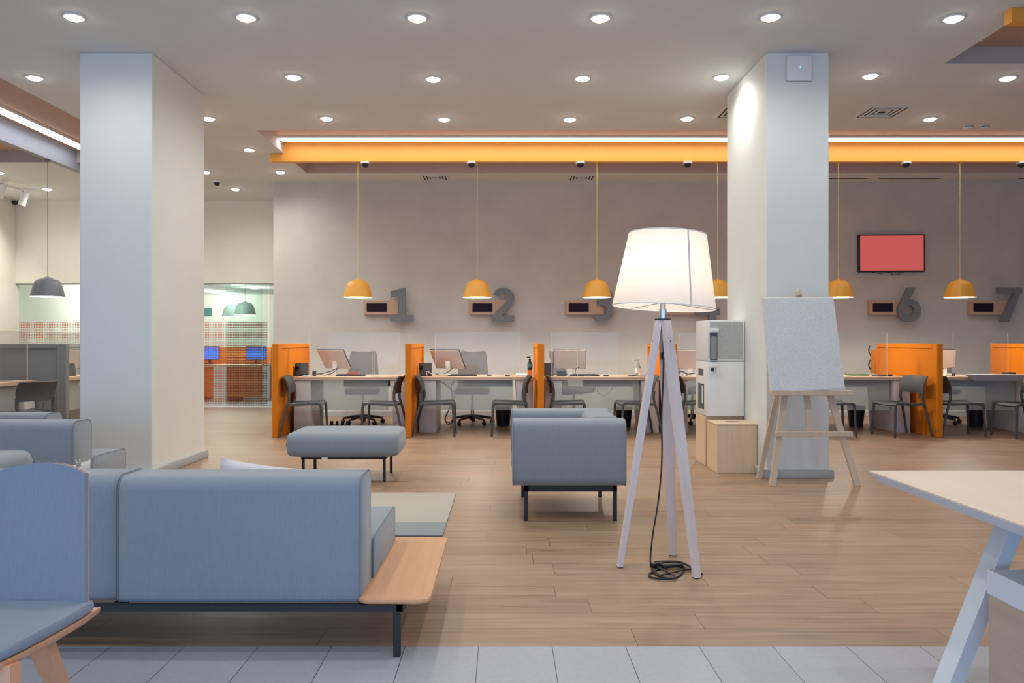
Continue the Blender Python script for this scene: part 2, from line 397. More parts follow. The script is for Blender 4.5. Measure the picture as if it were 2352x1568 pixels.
# ceiling slab pierced by three coffers
holes = [(-3.10, RW - .1, 9.82, 12.34), (-7.62, -5.05, 4.0, 11.59), (4.196, RW - .1, 4.9, 7.47)]
xs = sorted({LW, RW} | {h[0] for h in holes} | {h[1] for h in holes}); ys = sorted({BACK, 14.9} | {h[2] for h in holes} | {h[3] for h in holes})
cb = B()
for i in range(len(xs) - 1):
    for j in range(len(ys) - 1):
        mx, my = (xs[i] + xs[i + 1]) / 2, (ys[j] + ys[j + 1]) / 2
        if not any(h[0] < mx < h[1] and h[2] < my < h[3] for h in holes): cb.box(xs[i], xs[i + 1], ys[j], ys[j + 1], CEIL, CEIL + .05)
struct(cb.build('ceiling', M_ceil, smooth=0))
for k, (x0, x1, y0, y1) in enumerate(holes):
    t = B().box(x0 - .05, x1 + .05, y0 - .05, y1 + .05, CH, CH + .04)
    struct(t.build('trim_%d' % (1 + 2 * k), M_coffer if k == 0 else M_coffer_brown, smooth=0), 'coffer ceiling')
    a, c, e = CEIL + .001, CEIL + .05, .003                       # lining covers the slab edge, shell above it
    t = B().box(x0, x0 + e, y0, y1, a, CH).box(x1 - e, x1, y0, y1, a, CH).box(x0, x1, y0, y0 + e, a, CH).box(x0, x1, y1 - e, y1, a, CH)
    t.box(x0 - .04, x0, y0, y1, c, CH).box(x1, x1 + .04, y0, y1, c, CH).box(x0 - .04, x1 + .04, y0 - .04, y0, c, CH).box(x0 - .04, x1 + .04, y1, y1 + .04, c, CH)
    struct(t.build('trim_%d' % (2 + 2 * k), M_coffer_grey, smooth=0), 'coffer side')
BB = EYE + 2.525                                          # beam underside
def beam(label, b, mat): return struct(b.build('beam', mat, smooth=0), label)
beam('orange ceiling beam over the numbered counters', B().box(-3.10, RW - .11, 11.03, 11.12, BB, CH - .002).box(-3.28, -3.10, 11.03, 11.12, BB, CEIL - .002), M_orange_beam)
beam('grey ceiling beam left of the left pillar', B().box(-6.40, -6.31, 4.02, 11.59, BB, CH - .002).box(-6.40, -6.31, 11.59, 11.80, BB, CEIL - .002), M_grey_beam)
beam('orange ceiling beam at the top right corner', B().box(4.196, RW - .11, 6.2, 6.29, BB, CH - .002).box(4.02, 4.196, 6.2, 6.29, BB, CEIL - .002), M_orange_beam)
# LED strips, one under each coffer ceiling
for label, x0, x1, y0, y1, p in (('long white light strip above the orange beam over the counters', -3.07, RW - .2, 10.70, 10.86, 'X'),
                              ('white light strip beside the grey ceiling beam at the left', -6.13, -5.97, 4.2, 11.45, 'Y')):
    t = thing('led_strip_light', label, 'ceiling light', ((x0 + x1) / 2, (y0 + y1) / 2, CH - .045))
    hx, hy = (x1 - x0) / 2, (y1 - y0) / 2
    B().box(-hx, hx, -hy, hy, .012, .045).build('housing', M_white_plastic, t, smooth=0)
    B().box(-hx + .005, hx - .005, -hy + .008, hy - .008, 0, .012).build('diffuser', M_led, t, smooth=0)
# walls
GY = 14.8
struct(B().box(-3.835, RW, 13.05, 13.2, 0, CEIL).box(-3.835, -3.70, 13.2, GY, 0, CEIL).build('wall_back', M_taupe, smooth=0))
struct(B().box(LW, -3.84, GY, GY + .15, 2.34, CEIL).build('wall_far', M_white_wall, smooth=0))
struct(B().box(LW - .15, LW, BACK, 21.2, 0, CEIL).build('wall_left', M_white_wall, smooth=0))
struct(B().box(RW, RW + .15, BACK, 13.2, 0, CEIL).build('wall_right', M_taupe, smooth=0))
struct(B().box(LW, RW, BACK - .15, BACK, 3.3, CEIL).build('wall_front', M_white_wall, smooth=0))
struct(B().box(-3.70, RW, 13.035, 13.05, 0, .08).build('baseboard_back', M_skirt, smooth=0))
# the two square pillars with their skirting
for (x0, x1, y0, y1) in ((-3.885, -3.222, 7.18, 8.43), (2.402, 2.975, 7.17, 8.43)):
    p = struct(B().box(x0, x1, y0, y1, 0, CEIL, .006, 1).build('pillar', M_pillar), 'square white pillar')
    struct(B().box(x0 - .035, x1 + .035, y0 - .035, y1 + .035, 0, .08, .008, 2).build('baseboard', M_skirt, p))
# glazed partition and sliding glass door to the office behind
w = struct(B().box(LW + .005, -4.58, GY + .09, GY + .092, .02, 2.335).build('window_1', M_glass_red, smooth=0))
struct(B().box(LW, -3.84, GY + .0, GY + .13, 2.325, 2.34).build('frame', M_vent_dark, w, smooth=0))
dr = struct(B().box(-5.26, -4.47, GY + .03, GY + .032, .02, 2.31).build('door_1', M_glass_dark, smooth=0))
hb = B()
hb.tube([(-4.545, GY - .03, .80), (-4.545, GY - .03, 1.15)], .014, 10)
for z in (.84, 1.11): hb.tube([(-4.545, GY - .03, z), (-4.545, GY + .03, z)], .009, 8)
hb.build('door_handle', M_steel, dr)
struct(B().box(-4.44, -3.84, GY + .05, GY + .062, .02, 2.318).build('window_2', clear('plain_green_glass', (0.90, 0.97, 0.95, 1), 0.02, 0.02), smooth=0))
# office behind the glass
struct(B().box(LW, -1.0, GY - .05, 21.0, -.1, 0).build('floor_office', M_tile, smooth=0))
struct(B().box(LW, -1.0, GY + .15, 21.0, 2.5, 2.55).build('ceiling_office', M_ceil, smooth=0))
struct(B().box(LW, -1.0, 21.0, 21.15, 0, 2.55).build('wall_office', M_white_wall, smooth=0))
struct(B().box(-2.6, -2.5, GY, 21.0, 0, 2.55).build('wall_office_side', M_white_wall, smooth=0))

# ------------------------------------------------------------------ ceiling lights
def make_downlight():
    t = thing('downlight', '', 'ceiling light', (0, 0, 0), 0, 'round ceiling downlights')
    B().lathe([(.055, 0.0), (.084, 0.0), (.084, -.006), (.078, -.012), (.066, -.012), (.055, -.004)], 28).build('trim_ring', M_white_plastic, t)
    prof = [(.066 * math.cos(a), -.008 - .026 * math.sin(a)) for a in [k * PI / 2 / 6 for k in range(7)]]
    B().lathe(prof, 28).build('diffuser', M_glow, t)
    lamp('downlight_lamp', 'SPOT', (0, 0, -.05), SPOT_W, DOWN, (0, 0, 0), t, spot_size=math.radians(168), spot_blend=.9, shadow_soft_size=.06)
    return t
ORD = ['first', 'second', 'third', 'fourth', 'fifth', 'sixth', 'seventh']
DL = []
for k, (x, y) in enumerate([(170, 38), (565, 39), (958, 40), (1379, 40), (1770, 38), (2190, 41)]):
    DL.append((x, y, 'round ceiling downlight, %s from the left in the topmost row of six' % ORD[k]))
for k, (x, y) in enumerate([(79, 177), (674, 176), (995, 180), (1338, 179), (1657, 176), (1999, 173), (2314, 178)]):
    DL.append((x, y, 'round ceiling downlight, %s from the left in the second row from the top' % ORD[k]))
for k, (x, y) in enumerate([(479, 271), (750, 271), (1020, 273), (1309, 273), (1578, 271), (2136, 272)]):
    DL.append((x, y, 'round ceiling downlight, %s from the left in the row just above the orange beam' % ORD[k]))
DL += [(572, 343, 'round ceiling downlight left of the orange beam end, beside the recess corner'),
       (472, 394, 'round ceiling downlight half hidden by the right edge of the left pillar'),
       (644, 394, 'round ceiling downlight just below the left end of the orange beam'),
       (541, 433, 'round ceiling downlight near the cream wall above the glass door'),
       (109, 433, 'round ceiling downlight beside the cord of the grey pendant lamp'),
       (-2, 395, 'round ceiling downlight at the left picture edge above the spotlight track')]
dl0 = make_downlight(); dl_small = []
for k, (x, y, lab) in enumerate(DL):
    d = 2.64 * F / (CY - y); loc = (Xp(x, d), d, CEIL)
    if k == 0: dl0.location = loc; tag(dl0, lab, dl0['category'])
    else: dup(dl0, loc, 0, lab)
# the rows of downlights above and behind the viewer
for y in (4.93, 3.46, 2.0, .5, -1.0):
    for x in (-6.4, -3.5, -2.1, -.7, .8, 2.2, 3.65, 6.0):
        if y > 4.5 and x == 6.0: continue
        lamp('ceiling_row_lamp', 'SPOT', (x, y, CEIL - .04), NEAR_W * (1.45 if y > 3 else 1), DOWN, (0, 0, 0), None, spot_size=math.radians(125), spot_blend=.7, shadow_soft_size=.06)
# downlights in the bays hidden behind the left pillar
for x, y in ((-4.6, 9.3), (-4.7, 10.8), (-4.6, 12.2), (-6.9, 13.3), (-8.4, 11.0), (-8.4, 9.0)):
    lamp('ceiling_row_lamp', 'SPOT', (x, y, CEIL - .04), SPOT_W, DOWN, (0, 0, 0), None, spot_size=math.radians(160), spot_blend=.7, shadow_soft_size=.06)
# office lights behind the glass
def make_panel_light():
    t = thing('office_ceiling_light', '', 'ceiling light', (0, 0, 0), 0, 'ceiling lights in the office behind the glass')
    B().lathe([(.09, 0), (.14, 0), (.14, -.01), (.11, -.014)], 24).build('trim_ring', M_white_plastic, t)
    B().lathe([(.11, -.010), (.09, -.022), (.0, -.03)], 24).build('diffuser', M_glow, t)
    lamp('office_lamp', 'POINT', (0, 0, -.12), 17, (1, .98, .93), (0, 0, 0), t, shadow_soft_size=.08)
    return t
pl0 = make_panel_light()
for k, (x, y, lab) in enumerate([(543, 652, 'ceiling light nearest the top edge of the glass door'), (585, 660, 'ceiling light seen through the door glass, rightmost of four'),
                            (478, 667, 'ceiling light through the glass, leftmost beside the pillar'), (517, 673, 'ceiling light through the glass, farthest back of four'),
                            (150, 655, 'ceiling light through the left glass wall, nearer the pillar'), (60, 668, 'ceiling light through the left glass wall, nearer the corner')]):
    d = 1.25 * F / (CY - y); loc = (Xp(x, d), d, 2.5)
    if k == 0: pl0.location = loc; tag(pl0, lab, pl0['category'])
    else: dup(pl0, loc, 0, lab)

lamp('office_fill_lamp', 'POINT', (-5.6, 15.5, 2.3), 14, (1, .98, .93), shadow_soft_size=.1)  # added lamp without a fixture, lights the front of the orange desk panel
lamp('office_fill_lamp', 'POINT', (-8.2, 17.0, 2.3), 45, (1, .98, .93), shadow_soft_size=.1)  # added lamp without a fixture, brightens the office behind the left glass
# ------------------------------------------------------------------ pendant lamps
def make_pendant(mat, cordmat, top, scale=1.0):
    t = thing('pendant_lamp', '', 'pendant lamp', (0, 0, 0), 0, 'bell pendant lamps')
    k = scale
    outer = [(.010, .262), (.020, .257), (.055, .243), (.095, .230), (.126, .213), (.148, .188), (.163, .152), (.176, .108), (.190, .055), (.204, .0)]
    inner = [(.200, .0), (.186, .055), (.172, .108), (.159, .150), (.144, .184), (.122, .207), (.092, .223), (.055, .235), (.012, .240)]
    B().lathe([(r * k, z * k) for r, z in outer], 36, caps=False).build('shade', mat, t, smooth=60)
    B().lathe([(r * k, z * k) for r, z in [(.204, 0)] + inner], 36, caps=False).build('shade_lining', M_inner_white, t, smooth=60)
    B().lathe([(.03, .15), (.045, .13), (.045, .10), (.03, .085), (.0, .08)], 16).build('bulb', M_bulb, t)
    B().tube([(0, 0, .25 * k), (0, 0, top)], .0035, 6).build('cord', cordmat, t)
    B().lathe([(.035, top), (.035, top - .012), (.012, top - .03), (.004, top - .04)], 16).build('ceiling_canopy', mat, t)
    lamp('pendant_bulb', 'SPOT', (0, 0, .07), 62, WARM, (0, 0, 0), t, spot_size=math.radians(165), spot_blend=.4, shadow_soft_size=.05)
    return t
PZ = EYE + .616
pd0 = make_pendant(M_orange_pend, M_brass, BB - PZ)
for k, (px, lab) in enumerate([(822, 'orange pendant lamp hanging over counter 1'), (1096, 'orange pendant lamp hanging over counter 2'), (1371, 'orange pendant lamp hanging over counter 3'),
                         (1648, 'orange pendant lamp between the floor lamp and right pillar'), (1926, 'orange pendant lamp half hidden by the right edge of the pillar'),
                         (2205, 'orange pendant lamp between the numbers 6 and 7')]):
    loc = (Xp(px, 11.075), 11.075, PZ)
    if k == 0: pd0.location = loc; tag(pd0, lab, pd0['category'])
    else: dup(pd0, loc, 0, lab)
pg = make_pendant(M_grey_pend, M_dark_cord, BB - PZ, 1.08)
pg['label'] = 'grey pendant lamp with lit inside left of the left pillar'; pg.location = (-6.355, 10.92, PZ)
pg2 = make_pendant(paint('pale_grey_enamel', S(168, 184, 180), .4, .02), M_dark_cord, 2.5 - 1.80, 1.08)
pg2['label'] = 'grey pendant lamp behind the glass door, left of the pair'; pg2.location = (Xp(533, 17.6), 17.6, 1.80)
dup(pg2, (Xp(563, 16.2), 16.2, 1.79), 0, 'grey pendant lamp behind the glass door, right of the pair')

# ------------------------------------------------------------------ ceiling fittings
def make_dome():
    t = thing('dome_camera', '', 'security camera', (0, 0, 0), 0, 'dome security cameras')
    B().lathe([(.070, 0), (.070, -.012), (.062, -.024), (.05, -.026)], 24).build('mount', M_white_plastic, t)
    B().lathe([(.052, -.022), (.050, -.040), (.040, -.060), (.022, -.073), (.0, -.077)], 24).build('dome', M_plastic_black, t)
    return t
dm0 = make_dome()
DM = [(839, 11.075, BB, 'dark dome camera under the orange beam right of the first pendant cord'), (1083, 11.075, BB, 'dark dome camera under the orange beam just left of the second pendant cord'),
      (1333, 11.075, BB, 'dark dome camera under the orange beam left of the third pendant cord'), (1579, 11.075, BB, 'dark dome camera under the orange beam above the floor lamp'),
      (2081, 11.075, BB, 'dark dome camera under the orange beam above the wall screen'), (2347, 11.075, BB, 'dark dome camera under the orange beam at the right picture edge'),
      (498, 12.95, CEIL, 'dark dome camera on the ceiling right of the left pillar')]
for k, (px, d, z, lab) in enumerate(DM):
    loc = (Xp(px, d), d, z)
    if k == 0: dm0.location = loc; tag(dm0, lab, dm0['category'])
    else: dup(dm0, loc, 0, lab)
t = thing('dome_camera', 'dark dome camera on the far wall behind the white track spotlight', 'security camera', (Xp(33, 14.7), 14.78, EYE + 2.62), 0, 'dome security cameras')
B().box(-.06, .06, -.03, .0, -.03, .03, .008).build('mount', M_white_plastic, t)
B().lathe([(.05, 0), (.05, -.03), (.03, -.055), (0, -.06)], 18, (0, -.06, 0)).build('dome', M_plastic_black, t)
def diffuser(label, x, y, s):
    t = thing('air_vent', label, 'air vent', (x, y, CEIL))
    b = B()
    for k in range(4):
        o, i = s / 2 - k * s * .115, s / 2 - k * s * .115 - s * .06
        z0, z1 = -.004 - .004 * k, -.012 + .012 * (k > 0)
        zz = -.010
        for (xa, xb, ya, yb) in ((-o, o, -o, -i), (-o, o, i, o), (-o, -i, -i, i), (i, o, -i, i)): b.box(xa, xb, ya, yb, zz - .003 * (k == 0), -.001)
    b.build('louvre', M_ceil, t, smooth=0)
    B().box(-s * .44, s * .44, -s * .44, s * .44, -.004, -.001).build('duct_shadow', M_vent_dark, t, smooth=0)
diffuser('square ceiling air vent right of the right pillar top', 4.36, 9.03, .48)
diffuser('square ceiling air vent hidden mostly behind the right pillar', Xp(1700, 9.03), 9.03, .48)
diffuser('small ceiling air vent between the first two pendant cords', Xp(1000, 12.72), 12.66, .42)
diffuser('small ceiling air vent just left of the third pendant cord', Xp(1335, 12.72), 12.66, .42)
for label, x0, x1 in (('slot air vent in the ceiling touching the right pillar edge', 5.2, 5.92), ('slot air vent in the ceiling above the wall screen', 6.04, 7.1), ('slot air vent in the ceiling at the right picture edge', 8.3, 9.3)):
    t = thing('slot_vent', label, 'air vent', ((x0 + x1) / 2, 12.68, CEIL))
    h = (x1 - x0) / 2
    b = B().box(-h, h, -.10, -.03, -.012, -.001).box(-h, h, .03, .10, -.012, -.001).box(-h, -h + .03, -.03, .03, -.012, -.001).box(h - .03, h, -.03, .03, -.012, -.001)
    b.build('frame', M_ceil, t, smooth=0); B().box(-h + .03, h - .03, -.03, .03, -.013, -.0012).build('slot', M_vent_dark, t, smooth=0)
for label, x in (('left of two small smoke detectors near the right light strip', 5.70), ('right of two small smoke detectors near the right light strip', 5.90)):
    t = thing('smoke_detector', label, 'smoke detector', (x, 9.62, CEIL), 0, 'smoke detectors')
    B().lathe([(.055, 0), (.055, -.02), (.04, -.032), (.02, -.036), (0, -.036)], 20).build('housing', M_ceil, t); B().lathe([(.056, -.019), (.056, -.013)], 20).build('air_slot', M_vent_dark, t)
# spotlight track at the far left
t = thing('spotlight_track', 'white spotlight track on the ceiling at the far left', 'track', (-8.42, 12.75, CEIL))
B().box(-.02, .02, -1.0, 1.0, -.03, 0).build('rail', M_white_plastic, t, smooth=0)
def spot(label, x, y, rx):
    t = thing('track_spotlight', label, 'spotlight', (x, y, CEIL - .03), rx, 'white track spotlights')
    B().tube([(0, 0, 0), (0, 0, -.09)], .012, 8).box(-.02, .02, -.05, .05, -.02, 0).build('bracket', M_white_plastic, t)
    m = Matrix.Translation((0, 0, -.11)) @ Matrix.Rotation(math.radians(18), 4, 'Y')
    lamp('track_lamp', 'SPOT', (-.05, 0, -.27), 75, DOWN, (0, math.radians(40), 0), t, spot_size=math.radians(110), spot_blend=.8, shadow_soft_size=.04)
    B().lathe([(.0, .08), (.055, .08), (.058, .07), (.058, -.15), (.05, -.155), (.046, -.13), (0, -.13)], 20, mat=m).build('head', M_white_plastic, t)
spot('white cylinder spotlight hanging at the end of the ceiling track', Xp(56, 13.6), 13.6, 0)
spot('white cylinder spotlight cut by the left picture edge', Xp(4, 12.9), 12.9, 0)
# wireless access point on the pillar
t = thing('wifi_access_point', 'white square wireless box with blue light high on the right pillar', 'access point', (Xp(1836.5, 7.14), 7.17, EYE + (783 - 156) * 7.14 / F))
B().box(-.117, .117, -.012, 0, -.117, .117, .01).build('backplate', M_skirt, t)
B().box(-.115, .115, -.038, -.010, -.115, .115, .03, 4).build('cover', M_white_plastic, t)
B().lathe([(.006, 0), (.006, .003), (0, .004)], 12, mat=Matrix.Translation((.005, -.0375, .005)) @ Matrix.Rotation(PI / 2, 4, 'X')).build('indicator_light', M_led_blue, t)

# ------------------------------------------------------------------ signs and screen on the back wall
def stroke(b, pts, w, y0, y1):
    pts = [Vector((p[0], p[1])) for p in pts]; L, R = [], []
    for i, p in enumerate(pts):
        a, c = pts[max(i - 1, 0)], pts[min(i + 1, len(pts) - 1)]
        d = (c - a).normalized(); n = Vector((-d.y, d.x))
        L.append(p + n * w / 2); R.append(p - n * w / 2)
    for i in range(len(pts) - 1):
        b.prism([tuple(L[i]), tuple(L[i + 1]), tuple(R[i + 1]), tuple(R[i])], y0, y1)
def arc(cx, cy, rx, ry, a0, a1, n=22): return [(cx + rx * math.cos(math.radians(a0 + (a1 - a0) * k / n)), cy + ry * math.sin(math.radians(a0 + (a1 - a0) * k / n))) for k in range(n + 1)]
def digit_mesh(ch):
    """figure 0.56 m tall, its lower left corner at the origin"""
    b = B(); w = .105; y0, y1 = -.03, .03; e = .0015
    if ch == '1': b.prism([(0, .50), (.245, .565), (.245, .11), (.37, .11), (.37, 0), (0, 0), (0, .11), (.135, .11), (.135, .43), (0, .395)], y0, y1)
    elif ch == '2':
        stroke(b, arc(.185, .385, .13, .125, 158, -38) + [(.05, .07)], w, y0, y1); b.prism([(0, 0), (.365, 0), (.365, .105), (0, .105)], y0 - e, y1 + e)
    elif ch == '3':
        stroke(b, arc(.185, .42, .115, .095, 150, -90), .1, y0, y1); stroke(b, arc(.17, .185, .145, .135, 90, -140), .105, y0 - e, y1 + e)
        b.prism([(.10, .275), (.19, .275), (.19, .365), (.10, .365)], y0 - 2 * e, y1 + 2 * e)
    elif ch == '4':
        stroke(b, [(.25, .56), (.05, .16)], .11, y0, y1); b.prism([(0, .11), (.40, .11), (.40, .215), (0, .215)], y0 - e, y1 + e); b.prism([(.22, 0), (.33, 0), (.33, .34), (.22, .34)], y0 - 2 * e, y1 + 2 * e)
    elif ch == '6':
        stroke(b, arc(.20, .185, .135, .135, 110, 470, 40), .11, y0, y1); b.prism([(.175, .565), (.305, .565), (.15, .25), (.02, .22)], y0 - e, y1 + e)
    elif ch == '7':
        b.prism([(0, .46), (.40, .46), (.40, .565), (0, .565)], y0, y1); b.prism([(.27, .48), (.40, .54), (.185, 0), (.05, 0)], y0 - e, y1 + e)
    return b
SD = 12.9
for ch, pl, pr, dl in (('1', 834, 914, 897), ('2', 1078, 1167, 1130), ('3', 1300, 1388, 1358), ('4', 1531, 1612, 1597), ('6', 2001, 2086, 2060), ('7', 2233, 2322, 2291)):
    x0 = Xp(pl, SD); zt, zb = EYE + (783 - 689) * SD / F, EYE + (783 - 722.5) * SD / F
    t = thing('counter_sign', 'grey number %s with wooden display box on the wall' % ch, 'number sign', (x0, 13.05, zb), 0, 'counter number signs')
    wd, h = (pr - pl) * SD / F, zt - zb
    pn = B().box(0, wd, -.10, 0, 0, h, .004, 1).build('display_box', M_sign_wood, t)
    B().box(.05, .05 + 46 * SD / F, -.104, -.099, .05, h - .05).build('display_screen', M_sign_screen, pn, smooth=0)
    ob = digit_mesh(ch); m = Matrix.Translation(((dl - pl) * SD / F, -.135, EYE + (783 - 738.5) * SD / F - zb)); ob.bm.transform(m)
    ob.build('number', M_digit, t, smooth=20)
    B().tube([((dl - pl) * SD / F + .17, -.09, .12), ((dl - pl) * SD / F + .17, 0, .12)], .02, 8).build('wall_bracket', M_black, t)
t = thing('wall_screen', 'wall screen glowing coral red above number 6', 'television', (Xp(2050, 12.95), 13.0, EYE + (783 - 581) * 12.95 / F), 0)
t.rotation_euler.y = math.radians(-.3)
B().box(-.546, .546, -.03, .03, -.31, .31, .006).build('casing', M_plastic_black, t)
B().box(-.525, .525, -.033, -.029, -.285, .292).build('screen', M_tv, t, smooth=0)
B().tube(spline([(-.35, -.01, -.305), (-.2, -.015, -.33), (-.02, -.01, -.32), (.02, -.02, -.36), (.12, -.02, -.34), (.2, -.01, -.31)]), .005, 6).build('cable', M_plastic_black, t)
B().box(-.2, .2, .03, .05, -.15, .15).build('wall_mount', M_black, t)

# ------------------------------------------------------------------ counters: partitions, desks, screens
P0, PITCH = -2.956, 1.72
PF, PB = 10.135, 11.80
def make_partition(mat):
    t = thing('desk_partition', '', 'partition', (0, 0, 0), 0, 'desk partitions')
    D = PB - PF; H = 1.212; h = .04
    f = B().box(-h, h, 0, .12, 0, H, .006, 1).box(-h, h, .12, D, H - .055, H, .004, 1).box(-h, h, D - .045, D, 0, H - .055, .004, 1)
    f.build('frame', mat, t)
    B().box(-.022, .022, .12, D - .045, .0, H - .055).build('panel', mat, t, smooth=0)
    B().box(-.056, .056, .30, .50, .0, .745, .004, 1).build('desk_support', mat, t)
    return t
pt0 = make_partition(M_orange)
plab = ['orange desk partition left of counter 1 beside the glass door', 'orange desk partition between counters 1 and 2', 'orange desk partition between counters 2 and 3 behind the armchair',
        'orange desk partition behind the floor lamp legs', 'orange desk partition behind the easel and the right pillar', 'broad orange desk partition left of counter 6 below the wall screen', 'orange desk partition at the right picture edge below number 7']
for i, lab in enumerate(plab):
    loc = (P0 + PITCH * i, PF, 0)
    if i == 0: pt0.location = loc; tag(pt0, lab, pt0['category'])
    else: dup(pt0, loc, 0, lab)
t = thing('document_rack', 'stepped orange document rack with black handles behind partition at counter 6', 'document rack', (P0 + PITCH * 5, PB + .02, .76))
B().box(-.05, .05, 0, .14, 0, .35, .004).build('body', M_orange, t)
for z in (.20, .42): B().tube(bez((-.05, .12, z - .15), (-.11, .12, z - .08), (-.06, .12, z)), .010, 8).build('handle', M_plastic_black, t)

DF, DB, DZ = 10.70, 11.55, .76
def make_desk(span):
    t = thing('counter_desk', '', 'desk', (0, 0, 0), 0, 'counter desks')
    h = span / 2
    B().box(-h, h, DF, DB, DZ - .047, DZ, .004, 1).build('desktop', M_desk_top, t)
    B().box(-h + .02, -h + .25, DF + .02, DB - .05, 0, DZ - .049, .003, 1).build('pedestal', M_white_lam, t)
    b = B(); x1 = h - .02
    b.rings([[(x1 - .24, DF + .02, DZ - .049), (x1, DF + .02, DZ - .049), (x1, DB - .05, DZ - .049), (x1 - .24, DB - .05, DZ - .049)],
             [(x1 - .19, DF + .02, 0), (x1, DF + .02, 0), (x1, DB - .05, 0), (x1 - .19, DB - .05, 0)]])
    b.build('pedestal', M_white_lam, t, smooth=0)
    B().box(-h + .255, h - .29, DF + .06, DF + .072, .30, DZ - .05).build('modesty_panel', M_frost, t, smooth=0)
    B().box(-h + .6, h - .30, DB - .35, DB - .12, DZ - .16, DZ - .049, .004, 1).build('cable_tray', M_dark_cord, t)
    return t
span = PITCH - .125
dk0 = make_desk(span)
dlab = {0: 'wood topped counter desk below number 1', 1: 'wood topped counter desk below number 2', 2: 'wood topped counter desk below number 3', 3: 'wood topped counter desk behind the floor lamp and water cooler',
        4: 'wood topped counter desk right of the easel, left of the broad partition', 5: 'wood topped counter desk below number 6, right of the broad partition'}
bayx = lambda i: P0 + PITCH * (i + .5)
for i, lab in dlab.items():
    if i == 0: dk0.location = (bayx(0), 0, 0); tag(dk0, lab, dk0['category'])
    else: dup(dk0, (bayx(i), 0, 0), 0, lab)

def screen(label, x0, x1, y, z1=1.365, z0=DZ, rz=0, loc=None, fold=0):
    t = thing('acrylic_screen', label, 'protective screen', loc or ((x0 + x1) / 2, y, z0 + .0), rz, 'clear acrylic desk screens')
    h = (x1 - x0) / 2; H = z1 - z0
    B().box(-h, h, -.003, .003, .004, H).build('sheet', M_acrylic, t, smooth=0)
    e = B().box(-h - .003, h + .003, -.0035, .0035, H, H + .004).box(-h - .0045, -h, -.0035, .0035, .004, H).box(h, h + .0045, -.0035, .0035, .004, H)
    e.build('polished_edge', M_acr_edge, t, smooth=0)
    for s in (-.7, .7): B().box(h * s - .04, h * s + .04, -.05, .05, 0, .006, .002).build('foot', M_acr_edge, t)
for label, a, b, y in (('clear acrylic screen standing in front of the monitor at counter 1', 711, 856, 10.80), ('narrow clear acrylic screen right of the swivel chair at counter 1', 860, 916, 10.86),
                    ('wide clear acrylic screen standing on the desk of counter 2', 1000, 1193, 10.80), ('clear acrylic screen in front of the monitor at counter 3', 1267, 1326, 10.80),
                    ('wide clear acrylic screen right of the monitor at counter 3', 1330, 1467, 10.86), ('clear acrylic screen left of the water cooler at counter 4', 1562, 1668, 10.80),
                    ('clear acrylic screen right of the easel', 1930, 2037, 10.80), ('wide clear acrylic screen left of number 7 over partition edge', 2190, 2315, 10.80)):
    screen(label, Xp(a, y), Xp(b, y), y)

# visitor chairs (face +X)
def make_chair():
    t = thing('visitor_chair', '', 'chair', (0, 0, 0), 0, 'dark grey visitor chairs')
    rows = []
    for x, z in ((-.205, .436), (-.12, .430), (0.0, .436), (.12, .446), (.19, .452), (.222, .445), (.236, .425)):
        rows.append([(x, y, z - .012 * (1 - (y / .225) ** 2)) for y in [(-.225 + .45 * k / 8) for k in range(9)]])
    B().sheet(rows, .022).build('seat', M_chair, t, smooth=50)
    rows = []
    for z, x, hw in ((.565, -.178, .195), (.60, -.172, .215), (.66, -.176, .222), (.72, -.196, .222), (.77, -.225, .220), (.793, -.243, .214)):
        rows.append([(x - .045 * (1 - (k / 4 - 1) ** 2), (k / 4 - 1) * hw, z) for k in range(9)])
    B().sheet(rows, .016).build('backrest', M_chair, t, smooth=50)
    for s in (-1, 1):
        B().tube(spline([(.246, s * .222, 0), (.235, s * .216, .22), (.226, s * .208, .40), (.205, s * .206, .437)], 5), [.0135 + .0004 * k for k in range(16)], 8).build('leg', M_chair, t)
        B().tube(spline([(-.30, s * .232, 0), (-.255, s * .222, .22), (-.205, s * .208, .42), (-.182, s * .207, .50), (-.186, s * .208, .60)], 5), [.0135 + .0003 * k for k in range(21)], 8).build('leg', M_chair, t)
        B().tube([(-.20, s * .207, .425), (.21, s * .207, .437)], .0175, 8).build('seat_rail', M_chair, t)
    return t
ch0 = make_chair()
CHS = [(Xp(703, 10.38), 10.38, 4, 'dark grey chair at counter 1 beside the first orange partition'), (Xp(880, 10.38), 10.38, 178, 'dark grey chair at counter 1 facing left'),
       (Xp(1003, 10.45), 10.45, 1, 'dark grey chair at counter 2 beside the telephone'), (Xp(1172, 10.45), 10.45, 181, 'dark grey chair at counter 2 facing left, behind the armchair corner'),
       (Xp(1303, 10.45), 10.45, -4, 'dark grey chair at counter 3 behind the armchair, facing right'), (Xp(1460, 10.40), 10.40, 186, 'dark grey chair half hidden by the left leg of the floor lamp'),
       (Xp(1600, 10.45), 10.45, -4, 'dark grey chair between the floor lamp and the water cooler'), (Xp(1908, 10.40), 10.40, -3, 'dark grey chair behind the easel'),
       (Xp(2066, 10.38), 10.38, 192, 'dark grey chair in front of the broad orange partition'), (Xp(2199, 10.42), 10.42, -5, 'dark grey chair half hidden behind the broad orange partition'),
       (Xp(2345, 10.22), 10.22, 186, 'dark grey chair cut by the right picture edge')]
for k, (x, y, a, lab) in enumerate(CHS):
    if k == 0: ch0.location = (x, y, 0); ch0.rotation_euler.z = math.radians(a); tag(ch0, lab, ch0['category'])
    else: dup(ch0, (x, y, 0), math.radians(a), lab)

